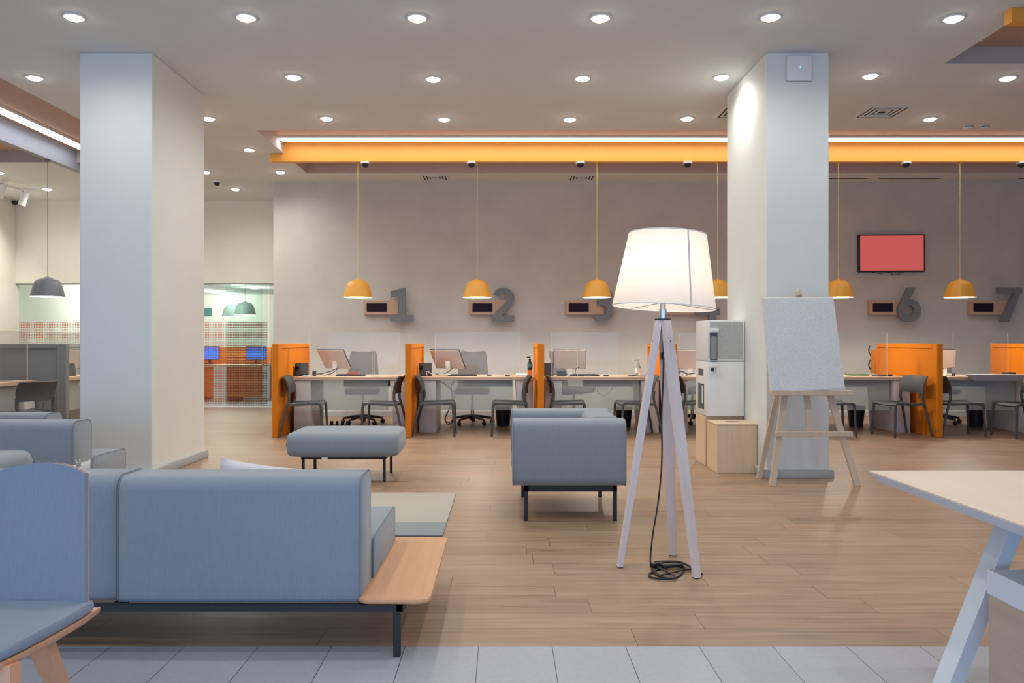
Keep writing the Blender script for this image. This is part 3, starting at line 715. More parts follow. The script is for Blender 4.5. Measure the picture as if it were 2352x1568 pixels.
# office chairs (face -Y, towards the visitor)
def make_office_chair():
    t = thing('office_chair', '', 'office chair', (0, 0, 0), 0, 'grey swivel chairs behind the counters')
    hub = B().lathe([(.0, .14), (.045, .14), (.05, .10), (.045, .065), (0, .065)], 16)
    for k in range(5):
        a = math.radians(90 + 72 * k); c, s = math.cos(a), math.sin(a)
        hub.tube([(c * .03, s * .03, .115), (c * .16, s * .16, .105), (c * .31, s * .31, .078)], [.026, .022, .016], 8)
    base = hub.build('star_base', M_plastic_black, t)
    for k in range(5):
        a = math.radians(90 + 72 * k); c, s = math.cos(a), math.sin(a)
        m = Matrix.Translation((c * .315, s * .315, .031)) @ Matrix.Rotation(a + .6, 4, 'Z') @ Matrix.Rotation(PI / 2, 4, 'X')
        B().lathe([(0, -.026), (.026, -.026), (.031, -.018), (.031, .018), (.026, .026), (0, .026)], 16, mat=m).tube([(c * .315, s * .315, .03), (c * .31, s * .31, .085)], .010, 8).build('castor', M_plastic_black, base)
    B().lathe([(.028, .13), (.028, .26), (.018, .26), (.018, .46)], 14).build('gas_column', M_steel, t)
    B().box(-.26, .26, -.26, .22, .455, .545, .04, 4).build('seat', M_mesh_grey, t)
    rows = []
    for z, y, hw in ((.50, .23, .225), (.68, .25, .222), (.80, .262, .217), (.92, .285, .208), (1.02, .312, .198), (1.075, .328, .180), (1.085, .332, .155)):
        rows.append([((k / 4 - 1) * hw, y + .05 * (1 - (k / 4 - 1) ** 2) - .03, z) for k in range(9)])
    B().sheet(rows, .03).build('backrest', M_mesh_grey, t, smooth=50)
    B().tube(spline([(0, .05, .445), (0, .22, .445), (0, .30, .52), (0, .31, .72)], 5), .022, 8).build('back_support', M_plastic_black, t)
    return t
oc0 = make_office_chair()
for k, (px, y, a, lab) in enumerate([(833, 11.85, 8, 'grey swivel chair behind the desk of counter 1'), (1085, 11.85, 0, 'grey swivel chair behind the desk of counter 2'), (1318, 12.0, 60, 'grey swivel chair turned sideways behind the desk of counter 3'),
                            (1590, 11.95, 90, 'grey swivel chair behind the desk left of the water cooler'), (2155, 11.95, -20, 'grey swivel chair hidden behind the broad orange partition')]):
    loc = (Xp(px, y), y, 0)
    if k == 0: oc0.location = loc; oc0.rotation_euler.z = math.radians(a); tag(oc0, lab, oc0['category'])
    else: dup(oc0, loc, math.radians(a), lab)

# things on the desks
def make_phone():
    t = thing('desk_phone', '', 'telephone', (0, 0, 0), 0, 'black desk telephones')
    B().prism([(-.09, 0), (.09, 0), (.09, .03), (-.03, .175), (-.06, .18), (-.09, .02)], -.085, .085, plane='yz').build('body', M_plastic_black, t, smooth=30)
    m = Matrix.Translation((.065, .0, .105)) @ Matrix.Rotation(math.radians(40), 4, 'X')
    B().box(-.026, .026, -.10, .10, -.01, .018, .010, 2, mat=m).box(-.026, .026, -.10, -.05, -.03, .0, .008, 2, mat=m).box(-.026, .026, .05, .10, -.03, .0, .008, 2, mat=m).build('handset', M_plastic_black, t)
    B().box(-.03, .03, .065, .075, .02, .07).build('stand_slot', M_dark_cord, t, smooth=0)
    return t
ph0 = make_phone()
for k, (px, y, a, lab) in enumerate([(694, 11.0, 190, 'black telephone at counter 1 beside the left partition'), (978, 11.0, 185, 'black telephone at counter 2 next to the orange partition'),
                            (1257, 11.0, 170, 'black telephone at counter 3 right of the orange partition')]):
    loc = (Xp(px, y), y, DZ)
    if k == 0: ph0.location = loc; ph0.rotation_euler.z = math.radians(a); tag(ph0, lab, ph0['category'])
    else: dup(ph0, loc, math.radians(a), lab)
def make_monitor(w, h, pitch):
    t = thing('monitor', '', 'monitor', (0, 0, 0), 0, 'monitors seen from behind')
    m = Matrix.Translation((0, 0, .095 + h / 2 * math.cos(math.radians(pitch)))) @ Matrix.Rotation(math.radians(pitch), 4, 'X')
    B().box(-w / 2, w / 2, -.008, .012, -h / 2, h / 2, .003, 1, mat=m).build('casing', M_plastic_black, t)
    B().box(-w / 2 + .006, w / 2 - .006, -.016, -.006, -h / 2 + .006, h / 2 - .008, .003, 1, mat=m).build('back_cover', M_mon_back, t)
    B().box(-.035, .035, .0, .02, .01, .20).build('stand', M_white_plastic, t); B().box(-.11, .11, -.07, .09, 0, .012, .004, 1).build('foot', M_white_plastic, t)
    return t
mo0, mo1 = make_monitor(.51, .325, 32), make_monitor(.455, .275, 4)
for k, (px, y, a, sk, lab) in enumerate([(768, 11.27, -32, 0, 'monitor with pale back behind the screen of counter 1'), (1028, 11.27, -30, 0, 'tilted monitor with pale back at counter 2'), (1308, 11.15, 0, 1, 'monitor with pale back at counter 3'),
                                (1585, 11.15, 0, 2, 'monitor with pale back between floor lamp and water cooler'), (2172, 11.4, 30, 2, 'monitor peeking out behind the broad orange partition')]):
    loc = (Xp(px, y), y, DZ)
    if k == 0: r = mo0; r.location = loc; tag(r, lab, r['category'])
    elif sk == 1: r = mo1; r.location = loc; tag(r, lab, 'monitor')
    else: r = dup(mo1 if sk else mo0, loc, 0, lab)
    r.rotation_euler = (0, 0, math.radians(a))
def flat(name, label, cat, px, y, w, d, h, mat, rz=0, bev=.004, group=None):
    o = B().box(-w / 2, w / 2, -d / 2, d / 2, 0, h, bev, 2).build(name, mat, None, (Xp(px, y), y, DZ), math.radians(rz))
    return tag(o, label, cat, group)
for px, lab in ((806, 'black keyboard on the desk of counter 1'), (1062, 'black keyboard on the desk of counter 2'), (1342, 'black keyboard on the desk of counter 3')):
    t = thing('keyboard', lab, 'keyboard', (Xp(px, 11.0), 11.0, DZ), math.radians(6), 'black keyboards')
    B().box(-.20, .20, -.07, .07, 0, .022, .006).build('case', M_plastic_black, t)
    kb = B()
    for r in range(4):
        for c in range(13): kb.box(-.185 + c * .0285, -.161 + c * .0285, -.055 + r * .028, -.031 + r * .028, .021, .028)
    kb.build('keys', M_chair, t, smooth=0)
for px, y, lab in ((1124, 11.1, 'small black computer mouse right of the swivel chair at counter 2'), (1166, 10.9, 'small dark eraser on the desk edge of counter 2'), (1392, 10.95, 'small dark pen cap on the desk of counter 3')):
    t = B().box(-.035, .035, -.02, .02, 0, .018, .008, 2).build('small_desk_item' if 'mouse' not in lab else 'computer_mouse', M_plastic_black, None, (Xp(px, y), y, DZ)); tag(t, lab, 'mouse' if 'mouse' in lab else 'stationery')
flat('folder', 'red folder lying behind the keyboard of counter 1', 'folder', 812, 11.46, .18, .13, .03, M_red)
flat('paper_stack', 'white paper stack left of the hand gel bottle at counter 2', 'paper', 1203, 11.1, .22, .3, .025, M_paper)
flat('paper_sheet', 'white paper beside the phone at counter 1', 'paper', 706, 10.85, .12, .1, .012, M_paper)
flat('small_box', 'pale low box at the right end of counter 3', 'box', 1478, 10.82, .12, .1, .045, M_pillow)
flat('small_box', 'small orange box below the teal gel bottle', 'box', 1217, 10.95, .07, .08, .085, M_orange_far)
flat('folder', 'green folder on the desk right of the easel', 'folder', 1968, 11.2, .26, .2, .02, M_green)
flat('tablet', 'dark tablet lying on the desk left of the broad partition', 'tablet', 2020, 11.0, .15, .12, .02, M_chair, 20)
flat('stapler', 'small black stapler beside the broad partition', 'stapler', 2043, 10.95, .07, .04, .025, M_plastic_black, -15)
flat('paper_stack', 'loose papers on the desk of counter 6 near the right partition', 'paper', 2268, 11.2, .42, .25, .015, M_paper, 8)
flat('sticky_tape', 'small white tape roll at the left of counter 6', 'tape', 2180, 10.95, .05, .05, .035, M_paper); flat('ink_pad', 'dark ink pad beside the tape roll at counter 6', 'ink pad', 2188, 11.0, .04, .05, .04, M_plastic_black)
flat('desk_phone_tray', 'black tray in front of the right edge partition', 'tray', 2317, 11.1, .13, .12, .05, M_plastic_black)
flat('card_reader', 'dark card reader under the monitor of counter 3', 'card reader', 1290, 10.98, .13, .1, .07, M_plastic_black)
flat('card_stand', 'small white card stand below the monitor at counter 3', 'card', 1306, 10.9, .035, .03, .07, M_paper)
flat('pen_cup', 'small black cup beside the phone at counter 1', 'cup', 722, 10.95, .045, .045, .075, M_plastic_black)
flat('clipboard', 'dark clipboard left of the soap bottle', 'clipboard', 1455, 11.05, .14, .2, .012, M_plastic_black)
# cable tangles on the desks
def cable(name, label, pts, r, mat=M_plastic_black): return tag(B().tube(spline(pts, 6), r, 6).build(name, mat), label, 'cable')
def Q(px, py, y): v = at(px, py, y); return (v.x, v.y, v.z)
cable('desk_cable', 'black cables tangled on the desk of counter 1', [Q(712, 861, 10.95), Q(740, 857, 10.93), Q(760, 852, 10.93), Q(776, 845, 10.93), Q(764, 856, 10.9), Q(745, 861, 10.9), Q(735, 858, 10.93)], .006)
cable('desk_cable', 'white cables tangled on the desk of counter 1', [Q(740, 862, 10.9), Q(755, 857, 10.9), Q(775, 861, 10.92), Q(760, 862, 10.9)], .004, M_paper)
cable('desk_cable', 'white cable beside the phone of counter 2', [Q(981, 862, 10.9), Q(980, 852, 10.9), Q(988, 856, 10.9), Q(998, 861, 10.9), Q(1020, 859, 10.9), Q(1035, 860, 10.9)], .004, M_paper)
cable('desk_cable', 'black cables at the monitor foot of counter 2', [Q(1000, 858, 10.97), Q(1015, 860, 10.95), Q(1032, 852, 10.95), Q(1041, 843, 10.95)], .006)
cable('desk_cable', 'black cables below the monitor of counter 3', [Q(1268, 861, 10.93), Q(1290, 858, 10.9), Q(1318, 860, 10.9), Q(1322, 848, 10.9), Q(1332, 842, 10.9)], .006)
cable('desk_cable', 'black cable heap at counter 4 left of the water cooler', [Q(1557, 858, 10.95), Q(1565, 852, 10.95), Q(1580, 859, 10.95), Q(1595, 856, 10.95), Q(1575, 861, 10.93)], .010)
cable('hanging_cable', 'loose cables hanging under the desk of counter 2', [Q(1012, 875, 11.2), Q(1032, 890, 11.2), Q(1038, 902, 11.2), Q(1036, 930, 11.2), Q(1024, 955, 11.2), Q(1026, 972, 11.3), Q(1038, 976, 11.5)], .006)
cable('hanging_cable', 'second strand of cables hanging under the desk of counter 2', [Q(1044, 875, 11.2), Q(1036, 890, 11.2), Q(1044, 910, 11.2), Q(1028, 948, 11.2), Q(1022, 965, 11.25), Q(1036, 972, 11.4)], .006)
cable('hanging_cable', 'cable loops hanging under the desk of counter 3', [Q(1355, 900, 11.2), Q(1375, 882, 11.2), Q(1372, 900, 11.2), Q(1388, 908, 11.2), Q(1400, 898, 11.2), Q(1408, 888, 11.2)], .005)
cable('floor_cable', 'black cable on the floor under the desk of counter 1', [Q(760, 972, 11.5), Q(775, 976, 11.6), Q(797, 975, 11.6), Q(806, 962, 11.6)], .005)
t = thing('power_strip', 'dark power strip with plugs under the desk of counter 1', 'power strip', (Xp(780, 11.3), 11.3, .0), .1)
B().box(-.16, .16, -.03, .03, 0, .045, .005).build('body', M_black, t)
for k in range(4): B().box(-.13 + k * .075, -.09 + k * .075, -.02, .02, .045, .10, .005).build('plug', M_plastic_black, t)
def bottle(label, px, y, s, mat, labmat, pumpmat, oval=1.0):
    t = thing('pump_bottle', label, 'bottle', (Xp(px, y), y, DZ + (.085 if 'teal' in label else 0)))
    B().lathe([(.0, 0), (.03 * s, 0), (.034 * s, .008), (.036 * s, .05 * s), (.032 * s, .09 * s), (.014 * s, .12 * s), (.012 * s, .13 * s), (0, .13 * s)], 18).build('body', mat, t)
    B().lathe([(.0345 * s, .025 * s), (.0368 * s, .05 * s), (.034 * s, .085 * s)], 18, caps=False).build('paper_label', labmat, t)
    B().lathe([(.016 * s, .125 * s), (.016 * s, .145 * s), (.006 * s, .148 * s), (.006 * s, .17 * s), (0, .17 * s)], 12).box(-.04 * s, .012 * s, -.01 * s, .01 * s, .165 * s, .18 * s, .003).build('pump', pumpmat, t)
bottle('teal hand gel bottle with black pump left of the third partition', 1217, 10.95, 1.05, M_plastic_black, M_teal, M_plastic_black)
bottle('clear soap bottle with pump at the right end of counter 3', 1466, 10.95, 1.3, M_soap, M_paper, M_soap)
t = thing('key_lanyard', 'small key tag hanging inside the partition at counter 2', 'key tag', (P0 + PITCH + .03, 11.62, 1.14))
B().tube([(0, 0, 0), (0, 0, -.13)], .004, 6).build('strap', M_red, t); B().box(-.006, .006, -.02, .02, -.20, -.13, .004).build('tag', M_steel, t)
# bins under the desks
def make_bin():
    t = thing('waste_bin', '', 'waste bin', (0, 0, 0), 0, 'black waste bins under the desks')
    B().lathe([(.0, 0), (.095, 0), (.125, .29), (.119, .29), (.09, .01), (0, .01)], 24).build('bucket', M_plastic_black, t); B().lathe([(.122, .285), (.131, .285), (.131, .30), (.122, .30)], 24).build('rim', M_black, t)
    return t
bn0 = make_bin()
for k, (px, y, lab) in enumerate([(1156, 11.6, 'black waste bin under the desk of counter 2'), (1433, 11.45, 'black waste bin under the desk of counter 3'), (1966, 11.5, 'black waste bin under the desk right of the easel'), (2240, 11.5, 'black waste bin under the desk of counter 6')]):
    loc = (Xp(px, y), y, 0)
    if k == 0: bn0.location = loc; tag(bn0, lab, bn0['category'])
    else: dup(bn0, loc, 0, lab)
# white bevelled table corner at the right edge
def bevel_top(b_top, b_edge, x0, x1, y0, y1, z, th, inset, veneer=.006):
    b_top.box(x0, x1, y0, y1, z - veneer, z)
    i = inset
    b_edge.rings([[(x0, y0, z - veneer), (x1, y0, z - veneer), (x1, y1, z - veneer), (x0, y1, z - veneer)],
                  [(x0 + i, y0 + i, z - th), (x1 - i, y0 + i, z - th), (x1 - i, y1 - i, z - th), (x0 + i, y1 - i, z - th)]])
t = thing('side_table', 'white table corner with sloping edge in front of counter 7 at right picture edge', 'table')
a, b = B(), B(); bevel_top(a, b, 6.28, 7.30, 10.50, 10.69, .80, .09, .09)
a.build('tabletop', M_table_white, t, smooth=0); b.build('bevelled_edge', M_table_white, t, smooth=0)
for y in (10.58, 10.63): B().box(7.16, 7.20, y - .015, y + .015, 0, .712).build('leg', M_table_white, t, smooth=0)

# ------------------------------------------------------------------ the grey desks at the left
gp0 = make_partition(paint('grey_lacquer', S(134, 136, 136), .5, .03)); gp0['label'] = 'grey desk partition with clear screen left of the left pillar'; gp0.location = (-5.55, 9.98, 0); gp0.rotation_euler.z = PI / 2
dup(gp0, (-5.55, 11.72, 0), PI / 2, 'grey desk partition farther back, half hidden by the left pillar')
gd = make_desk(1.60); gd['label'] = 'white edged desk in front of the grey partition'; gd.rotation_euler.z = PI / 2; gd.location = (4.80, 9.12, 0)
dup(gd, (4.80, 10.86, 0), PI / 2, 'desk behind the grey partition beside the left pillar')
dup(ch0, (-5.52, 9.05, 0), math.radians(152), 'dark grey chair in front of the grey partition at left')
dup(ph0, (-6.11, 10.95, DZ), math.radians(80), 'black telephone behind the grey partition')
dup(mo1, (-6.26, 11.22, DZ), math.radians(50), 'monitor with pale back behind the grey partition')
screen('clear acrylic screen before the grey partition at left picture edge', -.75, .75, 0, 1.365, DZ, PI / 2, (-6.0, 9.12, DZ))
screen('clear acrylic screen beside the left pillar behind the grey partition', -.7, .7, 0, 1.365, DZ, PI / 2, (-5.95, 10.86, DZ))

# office furniture behind the glass
def far_desk(label, x0, x1, y):
    t = thing('office_desk', label, 'desk', (0, 0, 0))
    B().box(x0, x1, y, y + .7, .72, .76, .004, 1).build('desktop', M_desk_top, t)
    B().box(x0, x1, y + .72, y + .76, 0, 1.12, .004, 1).build('back_panel', M_orange_far, t)
    B().box(x0, x1, y + .05, y + .07, .1, .72).build('front_panel', M_orange_far, t, smooth=0)
    B().box(x0 + .6, x0 + .86, y - .02, y + .6, 0, .715).build('drawer_unit', M_white_lam, t, smooth=0); B().box(x1 - .4, x1, y + .1, y + .6, 0, .72).build('drawer_unit', M_white_lam, t, smooth=0)
far_desk('orange panelled office desk behind the glass door', -6.6, -5.02, 16.2)
for px, lab in ((481, 'blue lit office screen behind the glass at the pillar edge'), (588, 'blue lit office screen behind the door handle')):
    d = 16.6; t = thing('office_monitor', lab, 'monitor', (Xp(px, d), d, .76), 0, 'blue office screens')
    B().box(-.215, .215, -.01, .02, .09, .375, .004).build('casing', M_plastic_black, t); B().box(-.205, .205, -.014, -.009, .10, .365).build('screen', M_blue, t, smooth=0)
    B().box(-.03, .03, 0, .03, 0, .15).box(-.1, .1, -.08, .08, 0, .01).build('stand', M_plastic_black, t, smooth=0)
far_desk('orange panelled desk behind the left glass wall', -9.1, -7.3, 17.5)
t = B().box(-.14, .14, -.01, .01, -.10, .10).build('office_notice', M_teal, None, (Xp(474, 20.98), 20.985, EYE + .78), 0, 0); tag(t, 'small teal notice on the office wall beside the left pillar', 'notice')

# ------------------------------------------------------------------ lounge
# rug
t = thing('rug', 'pale rug with grey end band behind the blue sofa', 'rug')
B().box(-2.6, -.39, 5.36, 6.41, 0, .012, .004).build('field', M_rug, t); B().box(-2.6, -.39, 5.01, 5.36, 0, .012, .004).build('end_band', M_rug_edge, t)

def bolster(bd, pp, prof, x0, x1, axis='X', pipe=.0035, bulge=.006, ends=(1, 1), soft=0):
    """upholstered block: outline prof (u, z) swept along an axis, plus piping round both ends"""
    cu = sum(p[0] for p in prof) / len(prof); cz = sum(p[1] for p in prof) / len(prof)
    def ring(x, k): 
        return [((x, cu + (u - cu) * k, cz + (z - cz) * k) if axis == 'X' else (cu + (u - cu) * k, x, cz + (z - cz) * k)) for u, z in prof]
    L = x1 - x0
    def scl(x, e): # uniform inset in metres
        return 1 - e / .2
    rs = [ring(x0, scl(0, .006)), ring(x0 + .006, 1.0)] + [ring(x0 + L * f, 1 + bulge * math.sin(PI * f)) for f in (.15, .35, .5, .65, .85)] + [ring(x1 - .006, 1.0), ring(x1, scl(0, .006))]
    if soft:
        e = [(0, .80), (.006, .86), (.016, .915), (.032, .96), (.055, .988), (.09, 1.0)]
        rs = [ring(x0 + a, k) for a, k in e] + [ring(x0 + L * f, 1 + bulge * math.sin(PI * f)) for f in (.25, .4, .5, .6, .75)] + [ring(x1 - a, k) for a, k in reversed(e)]
    bd.rings(rs)
    if pp is not None:
        pp.extend(ring(x, 1.0) for e, x in zip(ends, (x0 + .004, x1 - .004)) if e)
def piping(p, o):
    for r in p: B().tube(r, .0035, 6, closed=True).build('piping', M_fab_dark, o)
BZ0, BZ1, SEATZ = .203, .705, .405
def back_profile(y0, y1, z0=BZ0, z1=BZ1, r=.055):
    p = rrect(y0, y1, z0, z1, r, 5)
    return [(u, z) if z > (z0 + z1) / 2 else (u, max(z, z0)) for u, z in p[:12]] + [(u0 + (u - u0) * .4, z0 + (z - z0) * .4) for (u, z), u0 in [(q, y0) for q in p[12:18]] + [(q, y1) for q in p[18:]]]

def leg(name, x, y, z0, z1, par, w=.014, mat=None): return B().box(x - w, x + w, y - w, y + w, z0, z1, .002, 1).build(name, mat or M_black, par)
# --- blue-grey sofa in the foreground (rear towards the viewer)
t = thing('sofa', 'long blue grey corner sofa with its back to us, wooden end shelf', 'sofa')
sf = t
for nm, x0, x1, y0 in (('back_cushion', -1.545, -.572, 3.13), ('back_cushion', -2.62, -1.555, 3.155)):
    b, p = B(), []; bolster(b, p, back_profile(y0, y0 + .25), x0, x1)
    o = b.build(nm, M_fab, t, smooth=60); piping(p, o)
for x0, x1 in ((-1.545, -.56), (-2.35, -1.555)):
    b, p = B(), []; bolster(b, p, rrect(3.385, 4.05, BZ0, SEATZ, .045), x0, x1)
    o = b.build('seat_cushion', M_fab, t, smooth=60); piping(p, o)
b, p = B(), []; bolster(b, p, [(-2.5 + a, z) for a, z in rrect(-.12, .15, BZ0, BZ1, .055)], 3.415, 3.92, 'Y'); o = b.build('side_cushion', M_fab, t, smooth=60); piping(p, o)
fr = B().box(-2.62, -.40, 3.10, 3.13, .180, .206).box(-2.62, -.40, 3.81, 3.84, .180, .206).box(-.425, -.395, 3.10, 3.84, .180, .206).box(-2.62, -2.59, 3.10, 3.84, .180, .206).box(-1.565, -1.535, 3.13, 3.81, .180, .203)
fr.build('frame', M_black, t, smooth=0)
for x, y in ((-.4236, 3.115), (-.4236, 3.825), (-2.6, 3.115), (-2.6, 3.825)): leg('leg', x, y, 0, .182, t)
pl = B(); pl.rings([[(a, b_, z) for a, b_ in rrect(-.582 - e, -.29 + e, 3.095 - e, 4.10 + e, .045)] for z, e in ((.207, -.012), (.211, -.003), (.219, 0), (.227, -.003))])
pl.build('end_shelf', M_oak, t, smooth=40)
# --- second sofa behind, at the left
t = thing('sofa', 'grey sofa with its back to us in front of the left pillar', 'sofa')
b, p = B(), []; bolster(b, p, back_profile(5.43, 5.68, BZ0, .69), -4.6, -2.985); o = b.build('back_cushion', M_fab, t, smooth=60); piping(p, o)
b, p = B(), []; bolster(b, p, rrect(5.69, 6.20, BZ0, .405, .045), -4.6, -2.99); o = b.build('seat_cushion', M_fab, t, smooth=60); piping(p, o)
B().box(-4.6, -2.86, 5.42, 5.45, .18, .206).box(-4.6, -2.86, 6.12, 6.15, .18, .206).box(-2.89, -2.86, 5.42, 6.15, .18, .206).build('frame', M_black, t, smooth=0)
for x, y in ((-2.875, 5.435), (-2.875, 6.135), (-4.58, 5.435), (-4.58, 6.135)): leg('leg', x, y, 0, .182, t)
B().rings([[(a, b_, z) for a, b_ in rrect(-3.0 - e, -2.84 + e, 5.44 - e, 6.22 + e, .04)] for z, e in ((.207, -.012), (.212, -.003), (.22, 0), (.227, -.003))]).build('end_shelf', M_oak, t, smooth=40)
t = thing('sofa', 'grey sofa farthest left, only its rounded top showing before the grey partition', 'sofa')
b, p = B(), []; bolster(b, p, back_profile(6.55, 6.8, BZ0, .64), -5.4, -3.83); o = b.build('back_cushion', M_fab, t, smooth=60); piping(p, o)
b = B(); bolster(b, None, rrect(6.81, 7.3, BZ0, .405, .045), -5.4, -3.83); b.build('seat_cushion', M_fab, t, smooth=60)
B().box(-5.38, -3.85, 6.57, 6.60, .18, .206).box(-5.38, -3.85, 7.24, 7.27, .18, .206).build('frame', M_black, t, smooth=0)
for x, y in ((-3.87, 6.585), (-3.87, 7.255), (-5.36, 6.585), (-5.36, 7.255)): leg('leg', x, y, 0, .182, t)
# --- armchair, turned to the left
t = thing('armchair', 'blue grey square armchair beside the floor lamp', 'armchair', (.452, 5.9, 0))
b, p = B(), []; bolster(b, p, rrect(-.52, -.28, .25, .705, .06), -.392, .392); o = b.build('armrest', M_fab, t, smooth=60); piping(p, o)
b, p = B(), []; bolster(b, p, rrect(.28, .50, .25, .705, .06), -.392, .392); o = b.build('armrest', M_fab, t, smooth=60); piping(p, o)
b, p = B(), []; bolster(b, p, rrect(.16, .39, .25, .708, .06), -.285, .285, 'Y'); o = b.build('backrest', M_fab, t, smooth=60)
b, p = B(), []; bolster(b, p, rrect(-.39, .155, .25, .42, .05), -.275, .275, 'Y'); o = b.build('seat_cushion', M_fab, t, smooth=60)
B().box(-.31, .335, -.46, -.43, .205, .248).box(-.31, .335, .38, .41, .205, .248).box(-.31, -.28, -.46, .41, .205, .248).box(.305, .335, -.46, .41, .205, .248).build('frame', M_black, t, smooth=0)
for x, y in ((-.297, -.44), (.322, -.44), (-.297, .39), (.322, .39)): leg('leg', x, y, 0, .206, t)
B().box(.39, .396, -.42, -.40, .50, .53).build('fabric_label', M_black, t, smooth=0)
# --- ottoman
t = thing('ottoman', 'grey upholstered ottoman bench on thin black legs', 'ottoman', (-1.425, 7.2, 0), math.radians(.6))
b, p = B(), []; bolster(b, p, rrect(-.35, .35, .23, .44, .07, 6), -.492, .492, 'X', .004, .015, (0, 0), 1); o = b.build('cushion', M_fab, t, smooth=60); piping(p, o)
B().box(-.375, .375, -.245, -.215, .20, .232).box(-.375, .375, .215, .245, .20, .232).box(-.375, -.345, -.245, .245, .20, .232).box(.345, .375, -.245, .245, .20, .232).build('frame', M_black, t, smooth=0)
for x, y in ((-.36, -.23), (.36, -.23), (-.36, .23), (.36, .23)): leg('leg', x, y, 0, .202, t, .012)
B().box(-.492, -.484, -.30, -.27, .32, .35).build('fabric_label', M_black, t, smooth=0); B().box(-.17, -.12, -.345, -.339, .215, .236).build('care_tag', M_paper, t, smooth=0)
# --- pillows on the foreground sofa
def pillow(label, mat, m, w=.45, h=.45, th=.15):
    n = 14; t = thing('throw_pillow', label, 'pillow'); b = B()
    for sgn in (1, -1):
        g = []
        for i in range(n + 1):
            row = []
            for j in range(n + 1):
                u, v = i / n * 2 - 1, j / n * 2 - 1
                pin = 1 - .07 * (1 - u * u) * abs(v) - .0
                pin2 = 1 - .07 * (1 - v * v) * abs(u)
                zz = sgn * th / 2 * (max(0, (1 - u ** 4) * (1 - v ** 4))) ** .6
                row.append((u * w / 2 * pin2, zz, v * h / 2 * pin))
            g.append(row)
        b.sheet(g, 0, m)
    o = b.build('cover', mat, t, smooth=80)
    return t
pillow('white lilac pillow peeking over the blue sofa back', M_pillow_l, Matrix.Translation((-1.09, 3.55, .558)) @ Matrix.Rotation(math.radians(-20), 4, 'X') @ Matrix.Rotation(math.radians(7), 4, 'Y'), .46, .275, .12)
pw = pillow('cream pillow with tassel peeking over the sofa left of centre', M_pillow, Matrix.Translation((-2.10, 3.60, .535)) @ Matrix.Rotation(math.radians(-22), 4, 'X') @ Matrix.Rotation(math.radians(-16), 4, 'Y'), .42, .24, .12)
tb = B()
tp = Vector((-1.925, 3.545, .672))
for k in range(9): a = k * .7; tb.tube([tp, tp + Vector((.012 * math.cos(a) + .006, -.008 + .012 * math.sin(a), .02 + .012 * (k % 3)))], .0025, 5)
tb.build('tassel', M_pillow, pw)

# --- floor lamp
t = thing('floor_lamp', 'lit white tripod floor lamp with pale wooden legs', 'floor lamp', (.883, 4.348, 0))
C = Vector((.883, 4.348, 0)); feet = [Vector((.641, 4.335, 0)), Vector((1.020, 4.136, 0)), Vector((.988, 4.573, 0))]
apex_z = 1.366
for f in feet:
    d = (f - C); hd = d.normalized()
    top = Vector((hd.x * .024, hd.y * .024, apex_z)); mid = top.lerp(d, .55)
    side = Vector((-hd.y, hd.x, 0))
    b = B(); rs = []
    for q, (wu, wv) in ((Vector((d.x, d.y, 0)), (.019, .014)), (Vector((d.x, d.y, 0)).lerp(top, .5), (.029, .016)), (Vector((d.x, d.y, 0)).lerp(top, .86), (.031, .016)), (top, (.022, .014))):
        rs.append([q + side * wu + hd * wv, q - side * wu + hd * wv, q - side * wu - hd * wv, q + side * wu - hd * wv])
    lg = b.rings(rs).build('leg', M_ash, t, smooth=0)
    q = Vector((d.x, d.y, 0)).lerp(top, .915); B().lathe([(0, .0), (.005, .0), (.005, .003), (0, .003)], 10, mat=Matrix.Translation(q + hd * .0145) @ hd.to_track_quat('Z', 'Y').to_matrix().to_4x4()).build('bolt', M_black, lg)
    q = Vector((d.x, d.y, 0)); B().rings([[q + side * .02 + hd * .015, q - side * .02 + hd * .015, q - side * .02 - hd * .015, q + side * .02 - hd * .015], [v + Vector((0, 0, .004)) for v in (q + side * .02 + hd * .015, q - side * .02 + hd * .015, q - side * .02 - hd * .015, q + side * .02 - hd * .015)]]).build('foot_pad', M_plastic_black, lg, smooth=0)
B().lathe([(0, apex_z), (.045, apex_z), (.045, apex_z + .008), (0, apex_z + .008)], 6).build('top_plate', M_black, t)
B().lathe([(.022, apex_z + .008), (.022, apex_z + .06), (.016, apex_z + .062), (.016, apex_z + .11), (0, apex_z + .11)], 16).build('socket', M_steel, t)
B().box(-.012, .012, -.012, .012, apex_z - .22, apex_z - .18).build('cord_grip', M_plastic_black, t)
SM = Matrix.Translation((.004, 0, 1.436)) @ Matrix.Rotation(math.radians(-1.6), 4, 'X') @ Matrix.Rotation(math.radians(3.4), 4, 'Y')
B().lathe([(.283, 0), (.213, .405)], 64, caps=False, mat=SM).build('lamp_shade', M_shade, t, smooth=60)
rim = B().tube([SM @ Vector((.283 * math.cos(k * PI / 32), .283 * math.sin(k * PI / 32), 0)) for k in range(64)], .003, 6, closed=True).build('rim_wire', M_white_lam, t)
B().tube([SM @ Vector((.213 * math.cos(k * PI / 32), .213 * math.sin(k * PI / 32), .405)) for k in range(64)], .003, 6, closed=True).build('rim_wire', M_white_lam, t)
sa = math.radians(-72)
sb = B().rings([[SM @ Vector((r * math.cos(a), r * math.sin(a), z)) for a, r in ((sa - .018, R + .001), (sa + .018, R + .001), (sa + .018, R + .003), (sa - .018, R + .003))] for R, z in ((.283, .002), (.213, .403))])
sb.build('seam', M_seam, t, smooth=0)
sp = B()
for k in range(3):
    a = 2 * PI * k / 3; sp.tube([SM @ Vector((0, 0, .03)), SM @ Vector((.283 * math.cos(a), .283 * math.sin(a), .002))], .0025, 6)
sp.build('shade_spider', M_steel, t)
B().lathe([(0, .11), (.014, .11), (.03, .16), (.035, .19), (.026, .22), (0, .232)], 18, (0, 0, apex_z)).build('bulb', M_bulb, t)
